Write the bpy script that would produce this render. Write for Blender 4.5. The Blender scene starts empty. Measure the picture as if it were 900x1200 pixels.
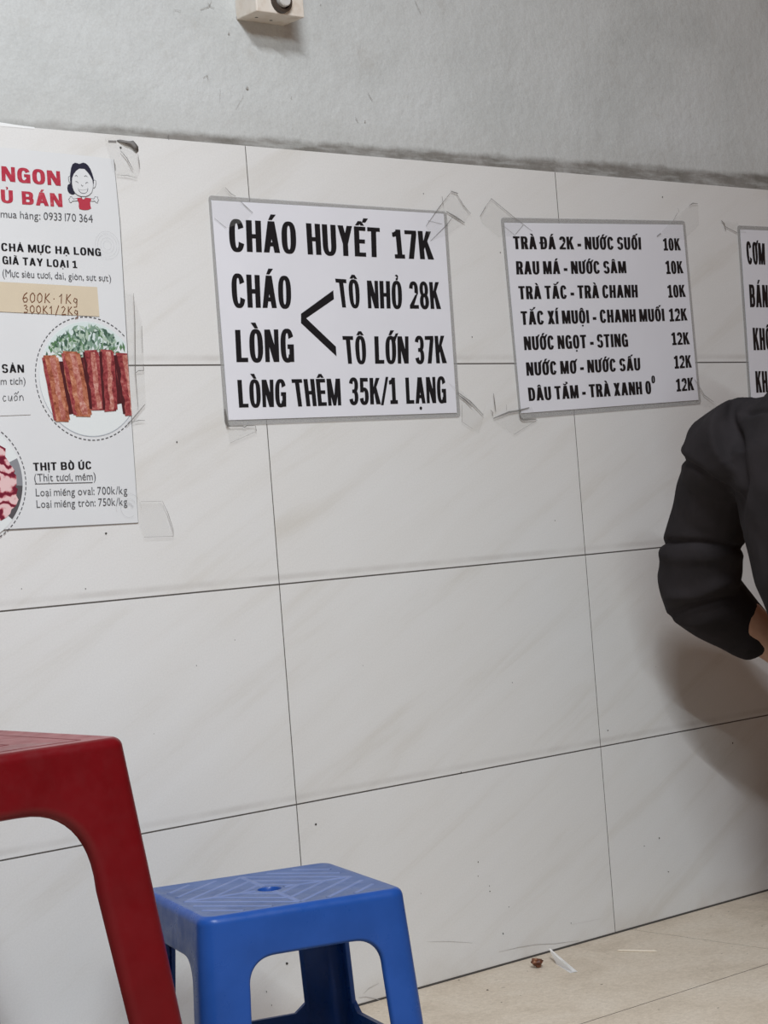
import bpy, bmesh, math, random, unicodedata
from mathutils import Vector, Matrix
random.seed(4)
S = bpy.context.scene
COL = S.collection

# ------------------------------------------------------------------ camera
cam_d = bpy.data.cameras.new('camera')
cam = bpy.data.objects.new('camera', cam_d)
COL.objects.link(cam)
cam_d.sensor_fit = 'HORIZONTAL'
cam_d.sensor_width = 36.0
cam_d.lens = 2287.56 / 900 * 36
cam_d.clip_start = 0.05
CR = Vector((0.7608857, -0.64416946, -0.07809396))
CU = Vector((0.05299961, -0.05825292, 0.996894))
CF = Vector((0.64671786, 0.76266133, 0.01018308))
m = Matrix((CR, CU, -CF)).transposed().to_4x4()
m.translation = Vector((-1.60432388, -2.12323052, 0.651324506))
cam.matrix_world = m
S.camera = cam

# ------------------------------------------------------------------ light and exposure
S.view_settings.view_transform = 'Standard'
S.view_settings.look = 'None'
S.view_settings.gamma = 1.0
S.view_settings.use_curve_mapping = False
S.view_settings.exposure = 0.0

WORLD_COOL = (0.22, 0.18, 0.18)
WORLD_WARM = (0.14, 0.05, 0.01)
KEY = (74.0, 77.0, 82.0)
FILL_TUBE = (33.0, 36.5, 39.0)
world = bpy.data.worlds.new('room_ambience')
S.world = world
world.use_nodes = True
wt = world.node_tree
bg = wt.nodes['Background']
bg.inputs[1].default_value = 1.0
# the rest of the room: cool on the street side (-x), warm on the far side (+x), darker towards the ceiling
w_tc = wt.nodes.new('ShaderNodeTexCoord')
w_sep = wt.nodes.new('ShaderNodeSeparateXYZ')
wt.links.new(w_tc.outputs['Generated'], w_sep.inputs[0])
w_x = wt.nodes.new('ShaderNodeMapRange')
w_x.interpolation_type = 'SMOOTHSTEP'
w_x.inputs[1].default_value = -0.7
w_x.inputs[2].default_value = 0.8
wt.links.new(w_sep.outputs[0], w_x.inputs[0])
w_mix = wt.nodes.new('ShaderNodeMix')
w_mix.data_type = 'RGBA'
w_mix.inputs[6].default_value = (*WORLD_COOL, 1)
w_mix.inputs[7].default_value = (*WORLD_WARM, 1)
wt.links.new(w_x.outputs[0], w_mix.inputs[0])
w_z = wt.nodes.new('ShaderNodeMapRange')
w_z.inputs[1].default_value = 0.0
w_z.inputs[2].default_value = 0.8
w_z.inputs[3].default_value = 1.0
w_z.inputs[4].default_value = 0.45
wt.links.new(w_sep.outputs[2], w_z.inputs[0])
w_mul = wt.nodes.new('ShaderNodeMix')
w_mul.data_type = 'RGBA'
w_mul.blend_type = 'MULTIPLY'
w_mul.inputs[0].default_value = 1.0
wt.links.new(w_mix.outputs[2], w_mul.inputs[6])
wt.links.new(w_z.outputs[0], w_mul.inputs[7])
wt.links.new(w_mul.outputs[2], bg.inputs[0])


def tube_lamp(name, loc, aim, length, width, power, color):
    d = bpy.data.lights.new(name, 'AREA')
    d.shape = 'RECTANGLE'
    d.size = length
    d.size_y = width
    d.energy = power
    d.color = color
    o = bpy.data.objects.new(name, d)
    COL.objects.link(o)
    o.location = loc
    o.rotation_euler = (Vector(aim) - Vector(loc)).to_track_quat('-Z', 'Y').to_euler()
    return o


tube_lamp('unseen_tube_light', (-1.00, -1.60, 2.60), (-1.35, -1.89, 0.0), 0.60, 0.05, 1.0, KEY)
tube_lamp('unseen_tube_light', (-0.95, -2.40, 2.30), (0.10, -1.70, 0.0), 1.2, 0.05, 1.0, FILL_TUBE)  # second tube out of view, added as soft fill that doubles the shadows

# measured outlines on the wall plane (x, z), metres
D = {
 'porridge': [('CHÁO', (-0.0416, 1.045), (0.0725, 1.0457), (-0.0396, 1.0884), (0.075, 1.0889)), ('HUYẾT', (0.0923, 1.045), (0.2249, 1.0451), (0.0932, 1.0888), (0.228, 1.0876)), ('17K', (0.2511, 1.0445), (0.3275, 1.045), (0.2505, 1.0862), (0.3268, 1.0864)), ('CHÁO', (-0.044, 0.969), (0.0559, 0.9691), (-0.0429, 1.0144), (0.0591, 1.013)), ('TÔ', (0.1417, 0.9717), (0.1795, 0.9714), (0.1381, 1.0123), (0.1817, 1.011)), ('NHỎ', (0.1944, 0.9711), (0.259, 0.9716), (0.196, 1.0109), (0.2619, 1.0111)), ('28K', (0.2739, 0.9718), (0.3339, 0.9722), (0.2755, 1.0109), (0.3343, 1.0118)), ('LÒNG', (-0.0446, 0.8948), (0.0537, 0.8949), (-0.0431, 0.9384), (0.0564, 0.9401)), ('TÔ', (0.1442, 0.8919), (0.1833, 0.8917), (0.1429, 0.9311), (0.1855, 0.9309)), ('LỚN', (0.1995, 0.8917), (0.2631, 0.8919), (0.2017, 0.931), (0.2666, 0.9313)), ('37K', (0.2761, 0.8914), (0.337, 0.8921), (0.2784, 0.9314), (0.3368, 0.9326)), ('LÒNG', (-0.0462, 0.8334), (0.0337, 0.8332), (-0.0458, 0.8708), (0.0367, 0.8705)), ('THÊM', (0.0493, 0.8329), (0.1313, 0.8333), (0.0463, 0.8709), (0.1327, 0.871)), ('35K/1', (0.146, 0.8339), (0.2361, 0.8337), (0.1487, 0.8718), (0.2375, 0.871)), ('LẠNG', (0.2527, 0.8334), (0.3308, 0.8335), (0.2542, 0.8713), (0.3329, 0.8721))],
 'porridge_arrow': [[(0.0721, 0.9617), (0.133, 0.9957), (0.1329, 0.983), (0.0806, 0.9555)], [(0.0721, 0.9617), (0.0806, 0.9555), (0.0708, 0.9487)], [(0.0708, 0.9487), (0.0806, 0.9555), (0.1297, 0.9161), (0.1295, 0.9024)]],
 'porridge_film': [(-0.069, 1.1196), (0.3622, 1.1181), (0.3575, 0.812), (-0.0709, 0.8096)],
 'porridge_paper': [(-0.0655, 1.1129), (0.3553, 1.114), (0.3504, 0.8184), (-0.0649, 0.8168)],
 'drinks': [('TRÀ ĐÁ 2K - NƯỚC SUỐI', (0.4943, 1.066), (0.7832, 1.0753), (0.4943, 1.0858), (0.784, 1.0953)), ('10K', (0.8372, 1.0755), (0.8801, 1.0775), (0.838, 1.0957), (0.8792, 1.0973)), ('RAU MÁ - NƯỚC SÂM', (0.4957, 1.0273), (0.7438, 1.0359), (0.4965, 1.0477), (0.7437, 1.0552)), ('10K', (0.8391, 1.0367), (0.8822, 1.0395), (0.8393, 1.0586), (0.8813, 1.0593)), ('TRÀ TẮC - TRÀ CHANH', (0.4971, 0.9892), (0.7661, 0.9971), (0.4972, 1.0095), (0.7669, 1.0176)), ('10K', (0.8394, 0.9979), (0.8833, 1.0003), (0.8394, 1.0187), (0.8824, 1.0202)), ('TẮC XÍ MUỘI - CHANH MUỐI', (0.4978, 0.95), (0.8266, 0.9595), (0.4979, 0.9709), (0.8266, 0.9797)), ('12K', (0.8379, 0.9585), (0.8827, 0.9612), (0.8388, 0.9798), (0.8826, 0.981)), ('NƯỚC NGỌT - STING', (0.4999, 0.9113), (0.7339, 0.9173), (0.5001, 0.9322), (0.734, 0.9382)), ('12K', (0.8398, 0.9197), (0.8838, 0.9215), (0.8399, 0.9405), (0.8828, 0.9413)), ('NƯỚC MƠ - NƯỚC SẤU', (0.5005, 0.8721), (0.7586, 0.8792), (0.5007, 0.8925), (0.7593, 0.8991)), ('12K', (0.8409, 0.8809), (0.8841, 0.8829), (0.8418, 0.9022), (0.8841, 0.9033)), ('DÂU TẰM - TRÀ XANH 0', (0.5012, 0.8334), (0.7803, 0.8407), (0.5006, 0.8538), (0.7803, 0.8613)), ('0', (0.7823, 0.8575), (0.7912, 0.8584), (0.7829, 0.8699), (0.7918, 0.8698)), ('12K', (0.8413, 0.8432), (0.8854, 0.8453), (0.8422, 0.8639), (0.8854, 0.8663))],
 'drinks_film': [(0.4728, 1.1139), (0.8978, 1.1274), (0.9018, 0.8219), (0.4791, 0.8064)],
 'drinks_paper': [(0.479, 1.106), (0.8911, 1.1204), (0.8951, 0.8287), (0.4829, 0.815)],
 'rice': [('CƠM', (1.0506, 1.0599), (1.0982, 1.0599), (1.0501, 1.0984), (1.1006, 1.0966)), ('BÁN', (1.0483, 0.9854), (1.0968, 0.9859), (1.0496, 1.0245), (1.0999, 1.0245)), ('KHÔ', (1.0486, 0.9116), (1.0973, 0.9122), (1.05, 0.9503), (1.0985, 0.9493)), ('KH', (1.0465, 0.8386), (1.0783, 0.8393), (1.0476, 0.8757), (1.0793, 0.8755))],
 'rice_c': [('C', (1.1084, 1.0599), (1.1259, 1.0599), (1.1095, 1.0964), (1.1274, 1.0961))],
 'rice_tl': (1.0326, 1.1255),
 'rice_bl': (1.0265, 0.8389),
 'fly_bold': [('CHẢ MỰC HẠ LONG', (-0.3891, 1.034), (-0.2453, 1.0321), (-0.3888, 1.0437), (-0.245, 1.0416)), ('GIÃ TAY LOẠI 1', (-0.3889, 1.0178), (-0.2823, 1.0154), (-0.3886, 1.0275), (-0.282, 1.0246)), ('SẢN', (-0.4009, 0.883), (-0.3703, 0.8832), (-0.4008, 0.8935), (-0.37, 0.8927)), ('THỊT BÒ ÚC', (-0.3677, 0.7608), (-0.2838, 0.7598), (-0.3677, 0.7707), (-0.2835, 0.7696))],
 'fly_red': [('NGON', (-0.3811, 1.121), (-0.2972, 1.1196), (-0.3803, 1.1395), (-0.297, 1.1379)), ('Ủ', (-0.3842, 1.094), (-0.3675, 1.0939), (-0.3836, 1.1103), (-0.3667, 1.1098)), ('BÁN', (-0.3548, 1.0933), (-0.2968, 1.0926), (-0.3544, 1.1097), (-0.2967, 1.1095))],
 'fly_small': [('mua hàng: 0933 170 364', (-0.3866, 1.0755), (-0.2537, 1.0747), (-0.3858, 1.0845), (-0.2536, 1.0849)), ('(Mực siêu tươi, dai, giòn, sựt sựt)', (-0.39, 1.0018), (-0.2331, 0.9996), (-0.3898, 1.0112), (-0.2332, 1.008)), ('m tích)', (-0.4044, 0.8682), (-0.3696, 0.8684), (-0.4036, 0.8771), (-0.3691, 0.877)), ('(Thịt tươi, mềm)', (-0.3675, 0.7474), (-0.2789, 0.7456), (-0.3675, 0.7568), (-0.2786, 0.7553)), ('Loại miếng oval: 700k/kg', (-0.3671, 0.7291), (-0.2335, 0.7257), (-0.3668, 0.7385), (-0.2332, 0.7357)), ('Loại miếng tròn: 750k/kg', (-0.3672, 0.7147), (-0.2348, 0.7112), (-0.367, 0.7241), (-0.2345, 0.7209))],
 'fly_rule': [(-0.3671, 0.7449), (-0.2838, 0.7431), (-0.2839, 0.742), (-0.3672, 0.7439)],
 'fly_right': [(-0.2374, 1.1598), (-0.2147, 1.1585), (-0.2125, 1.0777), (-0.2154, 0.9447), (-0.2173, 0.8673), (-0.2199, 0.6878)],
 'fly_bl': (-0.4196, 0.6904),
 'fly_tl': (-0.3791, 1.1628),
 'slip': [(-0.404, 0.9956), (-0.2551, 0.9918), (-0.2551, 0.9541), (-0.4071, 0.9586)],
 'slip_hand': [('600K.1Kg', [(-0.3659, 0.9705), (-0.2841, 0.9694), (-0.3649, 0.9828), (-0.283, 0.9815)]), ('300K1/2Kg', [(-0.3654, 0.9575), (-0.2846, 0.9549), (-0.3652, 0.967), (-0.2844, 0.9658)])],
 'slip2': [(-0.4211, 0.8648), (-0.3632, 0.8609), (-0.3659, 0.8306), (-0.4241, 0.8299)],
 'slip2_hand': [('cuốn', [(-0.4048, 0.8476), (-0.3733, 0.8481), (-0.404, 0.856), (-0.3726, 0.8565)])],
 'circ1': ((-0.283, 0.874), 0.0791),
 'circ1_pts': [(-0.2803, 0.9539), (-0.3543, 0.8926), (-0.2827, 0.7954)],
 'circ2_pts': [(-0.4093, 0.8107), (-0.3794, 0.7494), (-0.4058, 0.6905)],
 'cart': {'hair': [(-0.283, 1.1295), (-0.2818, 1.1364), (-0.28, 1.1433), (-0.2776, 1.1481), (-0.274, 1.1502), (-0.2701, 1.1498), (-0.2675, 1.1491), (-0.2647, 1.1502), (-0.2617, 1.1512), (-0.2578, 1.1504), (-0.2541, 1.1474), (-0.2511, 1.1425), (-0.2491, 1.1366), (-0.2478, 1.1311), (-0.2483, 1.1238), (-0.2495, 1.1298), (-0.2523, 1.1347), (-0.2558, 1.1392), (-0.2604, 1.1434), (-0.2683, 1.1433), (-0.2734, 1.1401), (-0.2772, 1.1358), (-0.28, 1.1306), (-0.2809, 1.1237), (-0.2831, 1.1219)], 'bun': [(-0.2879, 1.1174), (-0.2869, 1.1209), (-0.2842, 1.1229), (-0.2809, 1.1225), (-0.2795, 1.1179), (-0.2782, 1.1137), (-0.2765, 1.1112), (-0.2786, 1.1096), (-0.282, 1.1091), (-0.2856, 1.1108), (-0.2875, 1.1136)], 'face': [(-0.2809, 1.1237), (-0.28, 1.1306), (-0.2772, 1.1358), (-0.2734, 1.1401), (-0.2683, 1.1433), (-0.2604, 1.1434), (-0.2558, 1.1392), (-0.2523, 1.1347), (-0.2497, 1.1297), (-0.2491, 1.1238), (-0.2499, 1.1186), (-0.2522, 1.1134), (-0.2565, 1.1097), (-0.2616, 1.1078), (-0.2685, 1.1074), (-0.2733, 1.1087), (-0.277, 1.1112), (-0.2791, 1.1145), (-0.2804, 1.1187)], 'earl': [(-0.2802, 1.1297), (-0.2815, 1.1322), (-0.2834, 1.1327), (-0.285, 1.1311), (-0.2851, 1.1277), (-0.2841, 1.1244), (-0.2817, 1.1237)], 'earr': [(-0.2484, 1.1281), (-0.2468, 1.1299), (-0.2448, 1.1292), (-0.2446, 1.1258), (-0.246, 1.1214), (-0.2482, 1.1191), (-0.2497, 1.1195)], 'mouth': [(-0.2724, 1.1191), (-0.2714, 1.1162), (-0.2648, 1.1159), (-0.2583, 1.1173), (-0.2575, 1.1199), (-0.2573, 1.1174), (-0.2585, 1.1143), (-0.2612, 1.1121), (-0.2647, 1.111), (-0.2686, 1.1117), (-0.2713, 1.1141)], 'teeth': [(-0.2717, 1.1159), (-0.2648, 1.1156), (-0.2583, 1.117), (-0.2593, 1.1143), (-0.2617, 1.1125), (-0.2647, 1.1117), (-0.2681, 1.1123), (-0.2706, 1.1143)], 'shirt': [(-0.2746, 1.1052), (-0.2686, 1.1059), (-0.2668, 1.1041), (-0.2639, 1.1041), (-0.2622, 1.1062), (-0.2543, 1.106), (-0.2539, 1.1035), (-0.2558, 1.1008), (-0.2557, 1.0961), (-0.2548, 1.0928), (-0.2601, 1.0906), (-0.2671, 1.0903), (-0.2724, 1.0913), (-0.2731, 1.0944), (-0.2726, 1.0996), (-0.2744, 1.102)], 'arml': [(-0.2746, 1.1046), (-0.2806, 1.1036), (-0.2823, 1.1063), (-0.2847, 1.1062), (-0.2856, 1.104), (-0.2875, 1.1031), (-0.2861, 1.1019), (-0.2866, 1.0997), (-0.2839, 1.0988), (-0.2818, 1.1008), (-0.2739, 1.1016)], 'armr': [(-0.2539, 1.1056), (-0.25, 1.105), (-0.2477, 1.1081), (-0.2456, 1.1078), (-0.2437, 1.1083), (-0.2438, 1.1053), (-0.2423, 1.1045), (-0.2442, 1.1027), (-0.2444, 1.1001), (-0.2469, 1.1008), (-0.2482, 1.1025), (-0.2547, 1.102)], 'neck': [(-0.268, 1.107), (-0.2626, 1.1073), (-0.2634, 1.1043), (-0.2654, 1.1036), (-0.2673, 1.1041)]},
 'cart_lines': [[(-0.2755, 1.1329), (-0.2735, 1.1343), (-0.2717, 1.1326)], [(-0.2616, 1.1333), (-0.2592, 1.1347), (-0.2572, 1.1332)], [(-0.2752, 1.1262), (-0.2727, 1.126), (-0.2714, 1.1244)], [(-0.2606, 1.1244), (-0.259, 1.1258), (-0.2565, 1.1259)], [(-0.2671, 1.1228), (-0.2661, 1.1207), (-0.2645, 1.1214)]],
 'tape': {'fly': [([(-0.2272, 1.1863), (-0.2081, 1.1827), (-0.1944, 1.1818), (-0.1846, 1.1769), (-0.178, 1.1687), (-0.1764, 1.1464), (-0.1827, 1.1336), (-0.2172, 1.1378)], [([(-0.2049, 1.17), (-0.1963, 1.1613), (-0.1875, 1.1457)], 1.2), ([(-0.1782, 1.1674), (-0.1773, 1.1575), (-0.177, 1.1476)], 0.9), ([(-0.2128, 1.138), (-0.1983, 1.1382), (-0.1825, 1.1361)], 0.6)]), ([(-0.2169, 0.9895), (-0.2019, 0.9845), (-0.1917, 0.9477), (-0.1944, 0.8843), (-0.1953, 0.8403), (-0.2193, 0.8267), (-0.2177, 0.9124)], [([(-0.2019, 0.9845), (-0.2032, 0.9476), (-0.2083, 0.8844), (-0.2082, 0.8353)], 0.9), ([(-0.1932, 0.9424), (-0.195, 0.9072)], 1.0), ([(-0.2082, 0.8809), (-0.2038, 0.884), (-0.1954, 0.8843), (-0.195, 0.8931)], 1.0), ([(-0.2288, 0.813), (-0.2165, 0.8232), (-0.1973, 0.8404)], 1.5), ([(-0.2202, 0.8172), (-0.2096, 0.8195), (-0.1993, 0.8193)], 1.0)]), ([(-0.2185, 0.7147), (-0.1826, 0.7139), (-0.1691, 0.6671), (-0.2149, 0.6691), (-0.2198, 0.6871)], [([(-0.1826, 0.7139), (-0.1752, 0.6979), (-0.1691, 0.6767), (-0.1691, 0.6678)], 0.7), ([(-0.2159, 0.7148), (-0.1835, 0.7137)], 0.6), ([(-0.2149, 0.6688), (-0.1691, 0.6671)], 0.7)])], 'porridge': [([(0.3174, 1.0942), (0.3458, 1.1224), (0.3727, 1.1475), (0.3833, 1.1458), (0.4094, 1.1163), (0.394, 1.102), (0.3582, 1.0824), (0.324, 1.0721)], [([(0.3174, 1.0942), (0.3458, 1.1224), (0.3727, 1.1475)], 1.0), ([(0.3728, 1.1482), (0.3863, 1.1455)], 3.2), ([(0.3846, 1.1436), (0.3967, 1.1271), (0.4094, 1.1163)], 1.1), ([(0.3604, 1.1175), (0.3794, 1.1093), (0.3955, 1.102)], 2.4), ([(0.324, 1.0721), (0.3599, 1.0982), (0.3718, 1.1101)], 0.9), ([(0.3218, 1.1022), (0.3493, 1.0982)], 0.9), ([(0.3537, 1.1397), (0.3552, 1.1251)], 1.2)]), ([(0.3351, 0.864), (0.3589, 0.8527), (0.3844, 0.8328), (0.4045, 0.8137), (0.3911, 0.7868), (0.3672, 0.801), (0.3586, 0.8062), (0.3515, 0.8469)], [([(0.3539, 0.8486), (0.3777, 0.8347), (0.4022, 0.8138)], 1.6), ([(0.3558, 0.8443), (0.3687, 0.8365), (0.3803, 0.8261)], 2.2), ([(0.3606, 0.8299), (0.3579, 0.8046)], 0.9), ([(0.3584, 0.8045), (0.378, 0.7939)], 0.8)]), ([(-0.0448, 1.132), (-0.0343, 1.124), (-0.019, 1.1148), (0.0015, 1.0986), (-0.0112, 1.0864), (-0.0455, 1.0757), (-0.0657, 1.0902), (-0.0693, 1.1107)], [([(-0.0421, 1.1313), (-0.0334, 1.1233), (-0.0252, 1.1199)], 1.0), ([(-0.019, 1.1144), (-0.0092, 1.1067), (0.0015, 1.0986)], 0.9), ([(-0.0639, 1.0887), (-0.0454, 1.076)], 0.9)]), ([(-0.0709, 0.8326), (-0.0651, 0.8198), (-0.0228, 0.8079), (-0.0211, 0.8008), (-0.0667, 0.786), (-0.0706, 0.811)], [([(-0.071, 0.832), (-0.0699, 0.8186), (-0.068, 0.8086), (-0.0645, 0.8093)], 3.2), ([(-0.068, 0.8084), (-0.0442, 0.8083), (-0.0412, 0.8064), (-0.037, 0.8086), (-0.0235, 0.8083)], 1.3), ([(-0.0227, 0.8083), (-0.0214, 0.801)], 1.8), ([(-0.0227, 0.8002), (-0.0667, 0.786)], 0.6)])], 'drinks': [([(0.4279, 1.1137), (0.4545, 1.1415), (0.4965, 1.1168), (0.5194, 1.1038), (0.4997, 1.0867), (0.464, 1.083), (0.4315, 1.1036)], [([(0.4284, 1.1133), (0.4421, 1.1293)], 1.8), ([(0.4421, 1.1293), (0.4545, 1.1415), (0.4965, 1.1168), (0.5364, 1.0951)], 0.8), ([(0.4999, 1.089), (0.5178, 1.1038)], 1.2), ([(0.4755, 1.1008), (0.4997, 1.0867)], 0.8)]), ([(0.4193, 0.81), (0.4558, 0.8178), (0.5048, 0.8247), (0.5148, 0.8044), (0.4615, 0.7831), (0.4235, 0.8047)], [([(0.4227, 0.8085), (0.4557, 0.817), (0.4751, 0.8188), (0.4998, 0.8231)], 2.4), ([(0.4268, 0.8459), (0.4276, 0.8321), (0.4285, 0.8184)], 1.6), ([(0.4776, 0.8157), (0.4792, 0.8078), (0.4844, 0.8046), (0.5125, 0.8052)], 2.4), ([(0.4627, 0.7831), (0.5148, 0.804)], 0.8), ([(0.4182, 0.8211), (0.4224, 0.8168), (0.4207, 0.8117)], 1.3), ([(0.4521, 0.8283), (0.4512, 0.8196)], 0.9)]), ([(0.8225, 1.0982), (0.8681, 1.1283), (0.9111, 1.1549), (0.9316, 1.1578), (0.9301, 1.1214), (0.8896, 1.0951)], [([(0.9095, 1.1533), (0.9186, 1.1572), (0.931, 1.1572)], 1.3), ([(0.8664, 1.1263), (0.8778, 1.1391)], 1.1), ([(0.8225, 1.0982), (0.8329, 1.1038)], 2.2), ([(0.8802, 1.1468), (0.8823, 1.1412)], 1.0)]), ([(0.8848, 0.866), (0.9085, 0.8365), (0.941, 0.8201), (0.9434, 0.811), (0.8998, 0.8208)], [([(0.8878, 0.8626), (0.9085, 0.8365), (0.9311, 0.8244)], 1.2)])], 'rice': [([(0.9886, 1.1326), (1.0315, 1.1296), (1.0537, 1.113), (1.0293, 1.112), (1.0005, 1.1205)], [([(0.9894, 1.1321), (0.9967, 1.1262), (0.9991, 1.1147)], 2.0), ([(0.9991, 1.1214), (1.0293, 1.112)], 1.9)])]},
 'specks': [(0.3212, 0.138, 0.6), (0.3422, 0.1199, 0.8), (0.3421, 0.1121, 0.7), (0.3777, 0.0826, 0.8), (0.362, 0.0457, 1.3), (0.5042, 0.0344, 0.7), (0.731, 0.0741, 0.6), (0.7165, 0.1301, 1.4), (0.6802, 0.1233, 0.9), (0.9137, 0.2564, 1.3), (0.7324, 0.0734, 0.7), (0.7408, 0.4015, 0.5), (-0.0372, 0.0827, 1.8), (-0.0746, 0.0527, 0.9), (-0.0679, 0.033, 0.8), (0.0302, 0.2596, 1.2), (0.3038, 0.2928, 1.0), (0.3234, 0.1585, 0.9), (0.2088, 0.1328, 0.6), (0.6182, 0.3145, 1), (0.4667, 1.0603, 0.7), (0.3194, 1.1423, 0.9), (0.2944, 1.0946, 0.0), (0.8471, 1.1645, 1.0), (-0.2692, 0.6772, 1.2), (-0.2024, 1.1748, 1.5), (-0.1501, 0.7902, 0.9), (0.5382, 0.6483, 0.7), (0.1349, 0.4665, 0.6), (-0.1464, 0.4958, 0.6), (-0.3055, 0.6093, 0.7), (-0.3964, 0.6165, 0.8), (-0.2206, 0.4155, 0.5), (-0.0816, 0.5232, 0.5), (0.4208, 0.4111, 0.6), (0.3944, 0.9312, 0.8)],
 'cracks': [([(0.3508, 0.021), (0.3897, 0.02), (0.429, 0.0168), (0.4687, 0.0102), (0.5175, 0.0052)], 0.8), ([(0.2129, 0.063), (0.2561, 0.0551), (0.2998, 0.0444)], 0.6), ([(0.504, 0.0322), (0.5708, 0.0289)], 0.5), ([(0.081, 0.0114), (0.0931, 0.01), (0.1111, 0.0033), (0.12, -0.001)], 1.0), ([(0.0906, 0.0153), (0.1004, 0.0204), (0.1194, 0.0235)], 0.8), ([(0.4033, 0.8137), (0.4107, 0.8281)], 0.6)],
 'plaster_marks': [([(-0.0549, 1.3731), (-0.0403, 1.3787), (-0.0348, 1.387)], 1.2), ([(-0.0421, 1.3842), (-0.038, 1.3789), (-0.031, 1.3778)], 1.0), ([(-0.0083, 1.2421), (0.0065, 1.2609)], 1.0), ([(-0.0992, 1.368), (-0.0878, 1.3674)], 1.2), ([(-0.059, 1.2803), (-0.0516, 1.2841), (-0.0508, 1.2772)], 1.2), ([(0.3367, 1.4306), (0.346, 1.4127)], 1.4), ([(0.2312, 1.2843), (0.2383, 1.2745)], 2.0), ([(0.2035, 1.2471), (0.2082, 1.2413)], 1.8), ([(-0.032, 1.2673), (-0.0348, 1.2477)], 0.8)],
 'plaster_specks': [(0.0139, 1.2725, 1.6), (0.0048, 1.369, 1.0), (-0.0104, 1.3451, 1.0), (0.2211, 1.2427, 1.3), (0.1555, 1.4037, 1.0), (0.0896, 1.266, 0.8)],
 'peel': [(-0.2087, 1.1837), (-0.2028, 1.1849), (-0.1884, 1.1838), (-0.1824, 1.1851), (-0.1784, 1.1811), (-0.1755, 1.1775), (-0.1755, 1.1726), (-0.1787, 1.1696), (-0.1821, 1.1721), (-0.1876, 1.1767), (-0.196, 1.1805), (-0.2046, 1.1813)],
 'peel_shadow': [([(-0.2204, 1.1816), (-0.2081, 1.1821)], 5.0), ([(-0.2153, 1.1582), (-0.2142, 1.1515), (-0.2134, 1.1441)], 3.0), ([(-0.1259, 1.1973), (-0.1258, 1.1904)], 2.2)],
 'litter': [(0.373, -0.0566, 0.0), (0.3773, -0.1252, 0.0), (0.4193, -0.035, 0.0158), (0.4107, -0.0578, 0.0), (0.5116, -0.0852, 0.0), (0.5376, -0.1418, 0.0)],
 'floor_specks': [(0.2391, -0.0924, 0.00176), (0.2007, -0.1599, 0.00143), (0.3494, -0.0601, 0.0011), (0.3473, -0.2088, 0.00176), (0.6397, -0.0071, 0.00132), (0.2424, -0.1549, 0.00099), (0.2836, -0.2021, 0.00088), (0.438, -0.1071, 0.00077), (0.8105, -0.0517, 0.00165), (0.7704, -0.0481, 0.0011), (0.7513, -0.1667, 0.00121), (0.6184, -0.217, 0.0011), (0.5767, -0.2328, 0.00121), (0.5929, -0.2668, 0.0011), (0.2575, -0.0124, 0.00176), (0.3341, -0.429, 0.00176), (0.2403, -0.0903, 0.00132)],
}
FOLDS = [
   ((-0.375, 0.4616, -0.804), -0.902, (0.6, -0.27, 0.687), -0.009, 0.006, 0.065) ,
   ((-0.3588, 0.4506, -0.8174), -0.9135, (0.602, -0.27, 0.705), 0.006, 0.014, 0.065) ,
   ((-0.6344, 0.773, 0.0094), -0.6173, (0.521, -0.38, 0.708), -0.014, 0.006, 0.075) ,
   ((-0.0492, 0.1339, -0.9898), -0.85, (0.516, -0.42, 0.776), -0.005, 0.003, 0.055) ,
   ((-0.0894, 0.0744, -0.9932), -0.6614, (0.632, -0.19, 0.595), -0.008, 0.005, 0.06) ,
   ((-0.0843, 0.0608, -0.9946), -0.6417, (0.63, -0.19, 0.58), 0.004, 0.01, 0.06) ,
   ((0.098, -0.1784, -0.9791), -0.4162, (0.636, -0.19, 0.523), 0.006, 0.009, 0.05) ,
   ((0.0975, -0.1879, -0.9773), -0.3941, (0.662, -0.17, 0.502), -0.006, 0.006, 0.05) ,
   ((0.2837, -0.3755, -0.8823), -0.2325, (0.707, -0.2, 0.576), -0.004, 0.006, 0.05) ,
]
SLEEVE = [(0.5756, -0.36, 0.7448, 0.062), (0.5972, -0.3, 0.7272, 0.064), (0.6235, -0.26, 0.692, 0.058), (0.6457, -0.22, 0.6429, 0.058), (0.6631, -0.185, 0.5924, 0.062), (0.6828, -0.155, 0.5468, 0.064), (0.6987, -0.145, 0.5157, 0.062), (0.7344, -0.145, 0.4943, 0.056), (0.7699, -0.15, 0.4659, 0.047), (0.7869, -0.155, 0.4522, 0.044), (0.8002, -0.157, 0.4443, 0.041), (0.8041, -0.157, 0.4426, 0.036)]

# ------------------------------------------------------------------ helpers
def tag(o, label=None, cat=None, group=None, kind=None):
    for k, v in (('label', label), ('category', cat), ('group', group), ('kind', kind)):
        if v:
            o[k] = v
    return o


def obj(name, bm, mats, parent=None, smooth=False):
    me = bpy.data.meshes.new(name)
    bm.to_mesh(me)
    bm.free()
    for mt in (mats if isinstance(mats, (list, tuple)) else [mats]):
        me.materials.append(mt)
    if smooth:
        for p in me.polygons:
            p.use_smooth = True
    o = bpy.data.objects.new(name, me)
    COL.objects.link(o)
    if parent is not None:
        o.parent = parent
        o.matrix_parent_inverse = Matrix.Translation(-parent.location) if parent.type == 'EMPTY' and parent.rotation_euler.z == 0 else Matrix()
    return o


def empty(name, loc=(0, 0, 0), rz=0):
    o = bpy.data.objects.new(name, None)
    COL.objects.link(o)
    o.location = loc
    o.rotation_euler = (0, 0, rz)
    o.empty_display_size = 0.05
    return o


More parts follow.
